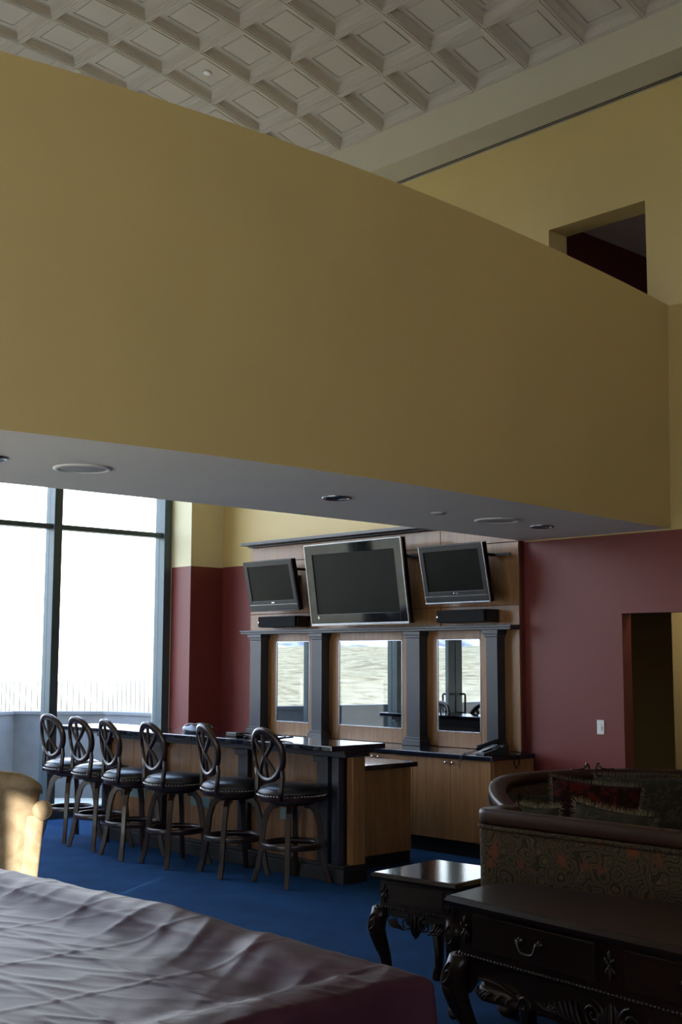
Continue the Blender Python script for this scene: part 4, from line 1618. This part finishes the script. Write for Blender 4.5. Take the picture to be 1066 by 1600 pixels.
# far curved sofa
C2 = (-4.28, 6.72)
p2 = arc(C2[0], C2[1], 1.05, 98, 262, 36)
sofa2 = path_sofa('curved dark tapestry sofa with a wooden rail against the burgundy wall', 'curved_sofa', p2, .945, (-4.5, 6.7, 0), fall=lambda t: .17 * max(0, (t - .62) / .38) ** 1.5)
sm = MB()
sp_ = arc(C2[0], C2[1], .92, 98, 262, 24) + [(-3.95, 5.83), (-3.7, 6.72), (-3.95, 7.6)]
sm.prism(sp_, .17, .45)
O('seat_cushion', sm, 'tapestry', sofa2, True, .03, 3)
cr = MB()
ccx, ccy = C2[0] + 1.0 * math.cos(R(150)), C2[1] + 1.0 * math.sin(R(150))
tx, ty = -math.sin(R(150)), math.cos(R(150))
pl = lambda a, b: (ccx + tx * a, ccy + ty * a, .945 + b)
for s in (1, -1):
    spiral(cr, (s * .05, .01), .024, 1.3, R(90), pl, .008, s)
    carve_leaf(cr, pl, (s * .07, .006), (s * .16, .002), -s * .012, .008)
O('rail_carving', cr, 'rail_wood', sofa2, True, weld=False)

pillow('fringed_pillow', 'large dark tan pillow with long fringe at the back of the curved sofa', 'tan_fabric', (-4.72, 7.22, .71), (R(-14), 0, R(30)), .66, .44, .15)
pillow('fringed_pillow', 'red floral pillow with tan fringe in front of the large tan pillow', 'red_pattern', (-4.66, 6.55, .72), (R(-16), R(6), R(40)), .56, .44, .14)
pillow('round_pillow', 'small olive pillow leaning in the left curve of the curved sofa', 'olive', (-4.97, 6.46, .68), (R(-18), 0, R(60)), .34, .34, .13, False)
pillow('fringed_pillow', 'tan pillow with shaggy fringe poking above the rail of the near sofa', 'tan_fabric', (-3.48, 4.98, .795), (R(-14), R(5), R(4)), .42, .42, .13)
pillow('fringed_pillow', 'olive fringed pillow behind the left end of the near sofa rail', 'olive', (-3.82, 4.87, .79), (R(-14), R(-2), R(-2)), .26, .41, .10)

# ================================================================== ARMCHAIR
ac = thing('armchair', 'beige suede armchair seen from behind, sunlit at the left edge', 'armchair', (-7.70, 3.97, 0), R(60))
# local: +y is the chair's front, the back faces -y
def chair_back():
    m = MB()
    rs = []
    W2 = .37
    n = 24
    for i in range(n + 1):
        u = -1 + 2 * i / n
        au = abs(u)
        top = .985 - .02 * au ** 2 - .075 * au ** 5
        e = .05 * au ** 7
        bx = u * W2
        row = [(bx * .90, -.33 + e, .12), (bx * .95, -.355 + e, .45), (bx, -.38 + e, .868), (bx * 1.03, -.393 + e, .876), (bx * 1.06, -.405 + e, top - .06), (bx * 1.06, -.40 + e, top - .03), (bx * 1.04, -.375 + e, top - .006), (bx * 1.02, -.33, top), (bx * 1.02, -.26, top - .02), (bx, -.22, top - .08), (bx * .97, -.19, .7), (bx * .93, -.16, .40), (bx * .9, -.16, .12)]
        rs.append(row)
    m.rings(rs, True, True, 0, True)
    return m
O('chair_back', chair_back(), 'suede', ac)
O('seam', MB().tube([(-.37 + .74 * i / 16, -.382 + .05 * abs(-1 + i / 8) ** 7, .870) for i in range(17)], .003, 6), 'suede', ac)
for s_ in (1, -1):
    m = MB()
    rs = []
    for y, k in ((-.372, 1), (.42, 1)):
        rs.append([(s_ * x, y, z) for x, z in ((.27, .12), (.365, .12), (.385, .40), (.41, .70 if y < 0 else .60), (.30, .70 if y < 0 else .60), (.27, .3))])
    m.rings(rs, True, True, 0, False)
    o_ = O('arm', m, 'suede', ac, bevel=.012)
    m = MB()
    m.T = Matrix.Translation((s_ * .395, 0, .69)) @ Matrix.Rotation(R(83.5), 4, 'X')
    m.lathe([(.001, -.47), (.04, -.468), (.058, -.45), (.063, -.41), (.064, -.30), (.064, .30), (.062, .35), (.055, .378), (.048, .385), (.02, .390), (.001, .391)], 24, caps=False)
    O('arm_roll', m, 'suede', o_)
    m = MB()
    m.T = Matrix.Translation((s_ * .395, 0, .69)) @ Matrix.Rotation(R(83.5), 4, 'X')
    m.tube([(.058 * math.cos(2 * PI * i / 20), .058 * math.sin(2 * PI * i / 20), .379) for i in range(20)], .004, 6, closed=True)
    O('arm_seam', m, 'suede', o_, weld=False)
O('seat_base', B(-.268, .268, -.15, .40, .12, .34), 'suede', ac, bevel=.02)
O('seat_cushion', B(-.265, .265, -.14, .44, .34, .49), 'suede', ac, bevel=.045, seg=4)
for sx in (-1, 1):
    for y in (-.25, .36):
        O('foot', MB().lathe([(.022, 0), (.03, .06), (.034, .12)], 12, (sx * .30, y, 0)), 'mahogany', ac)
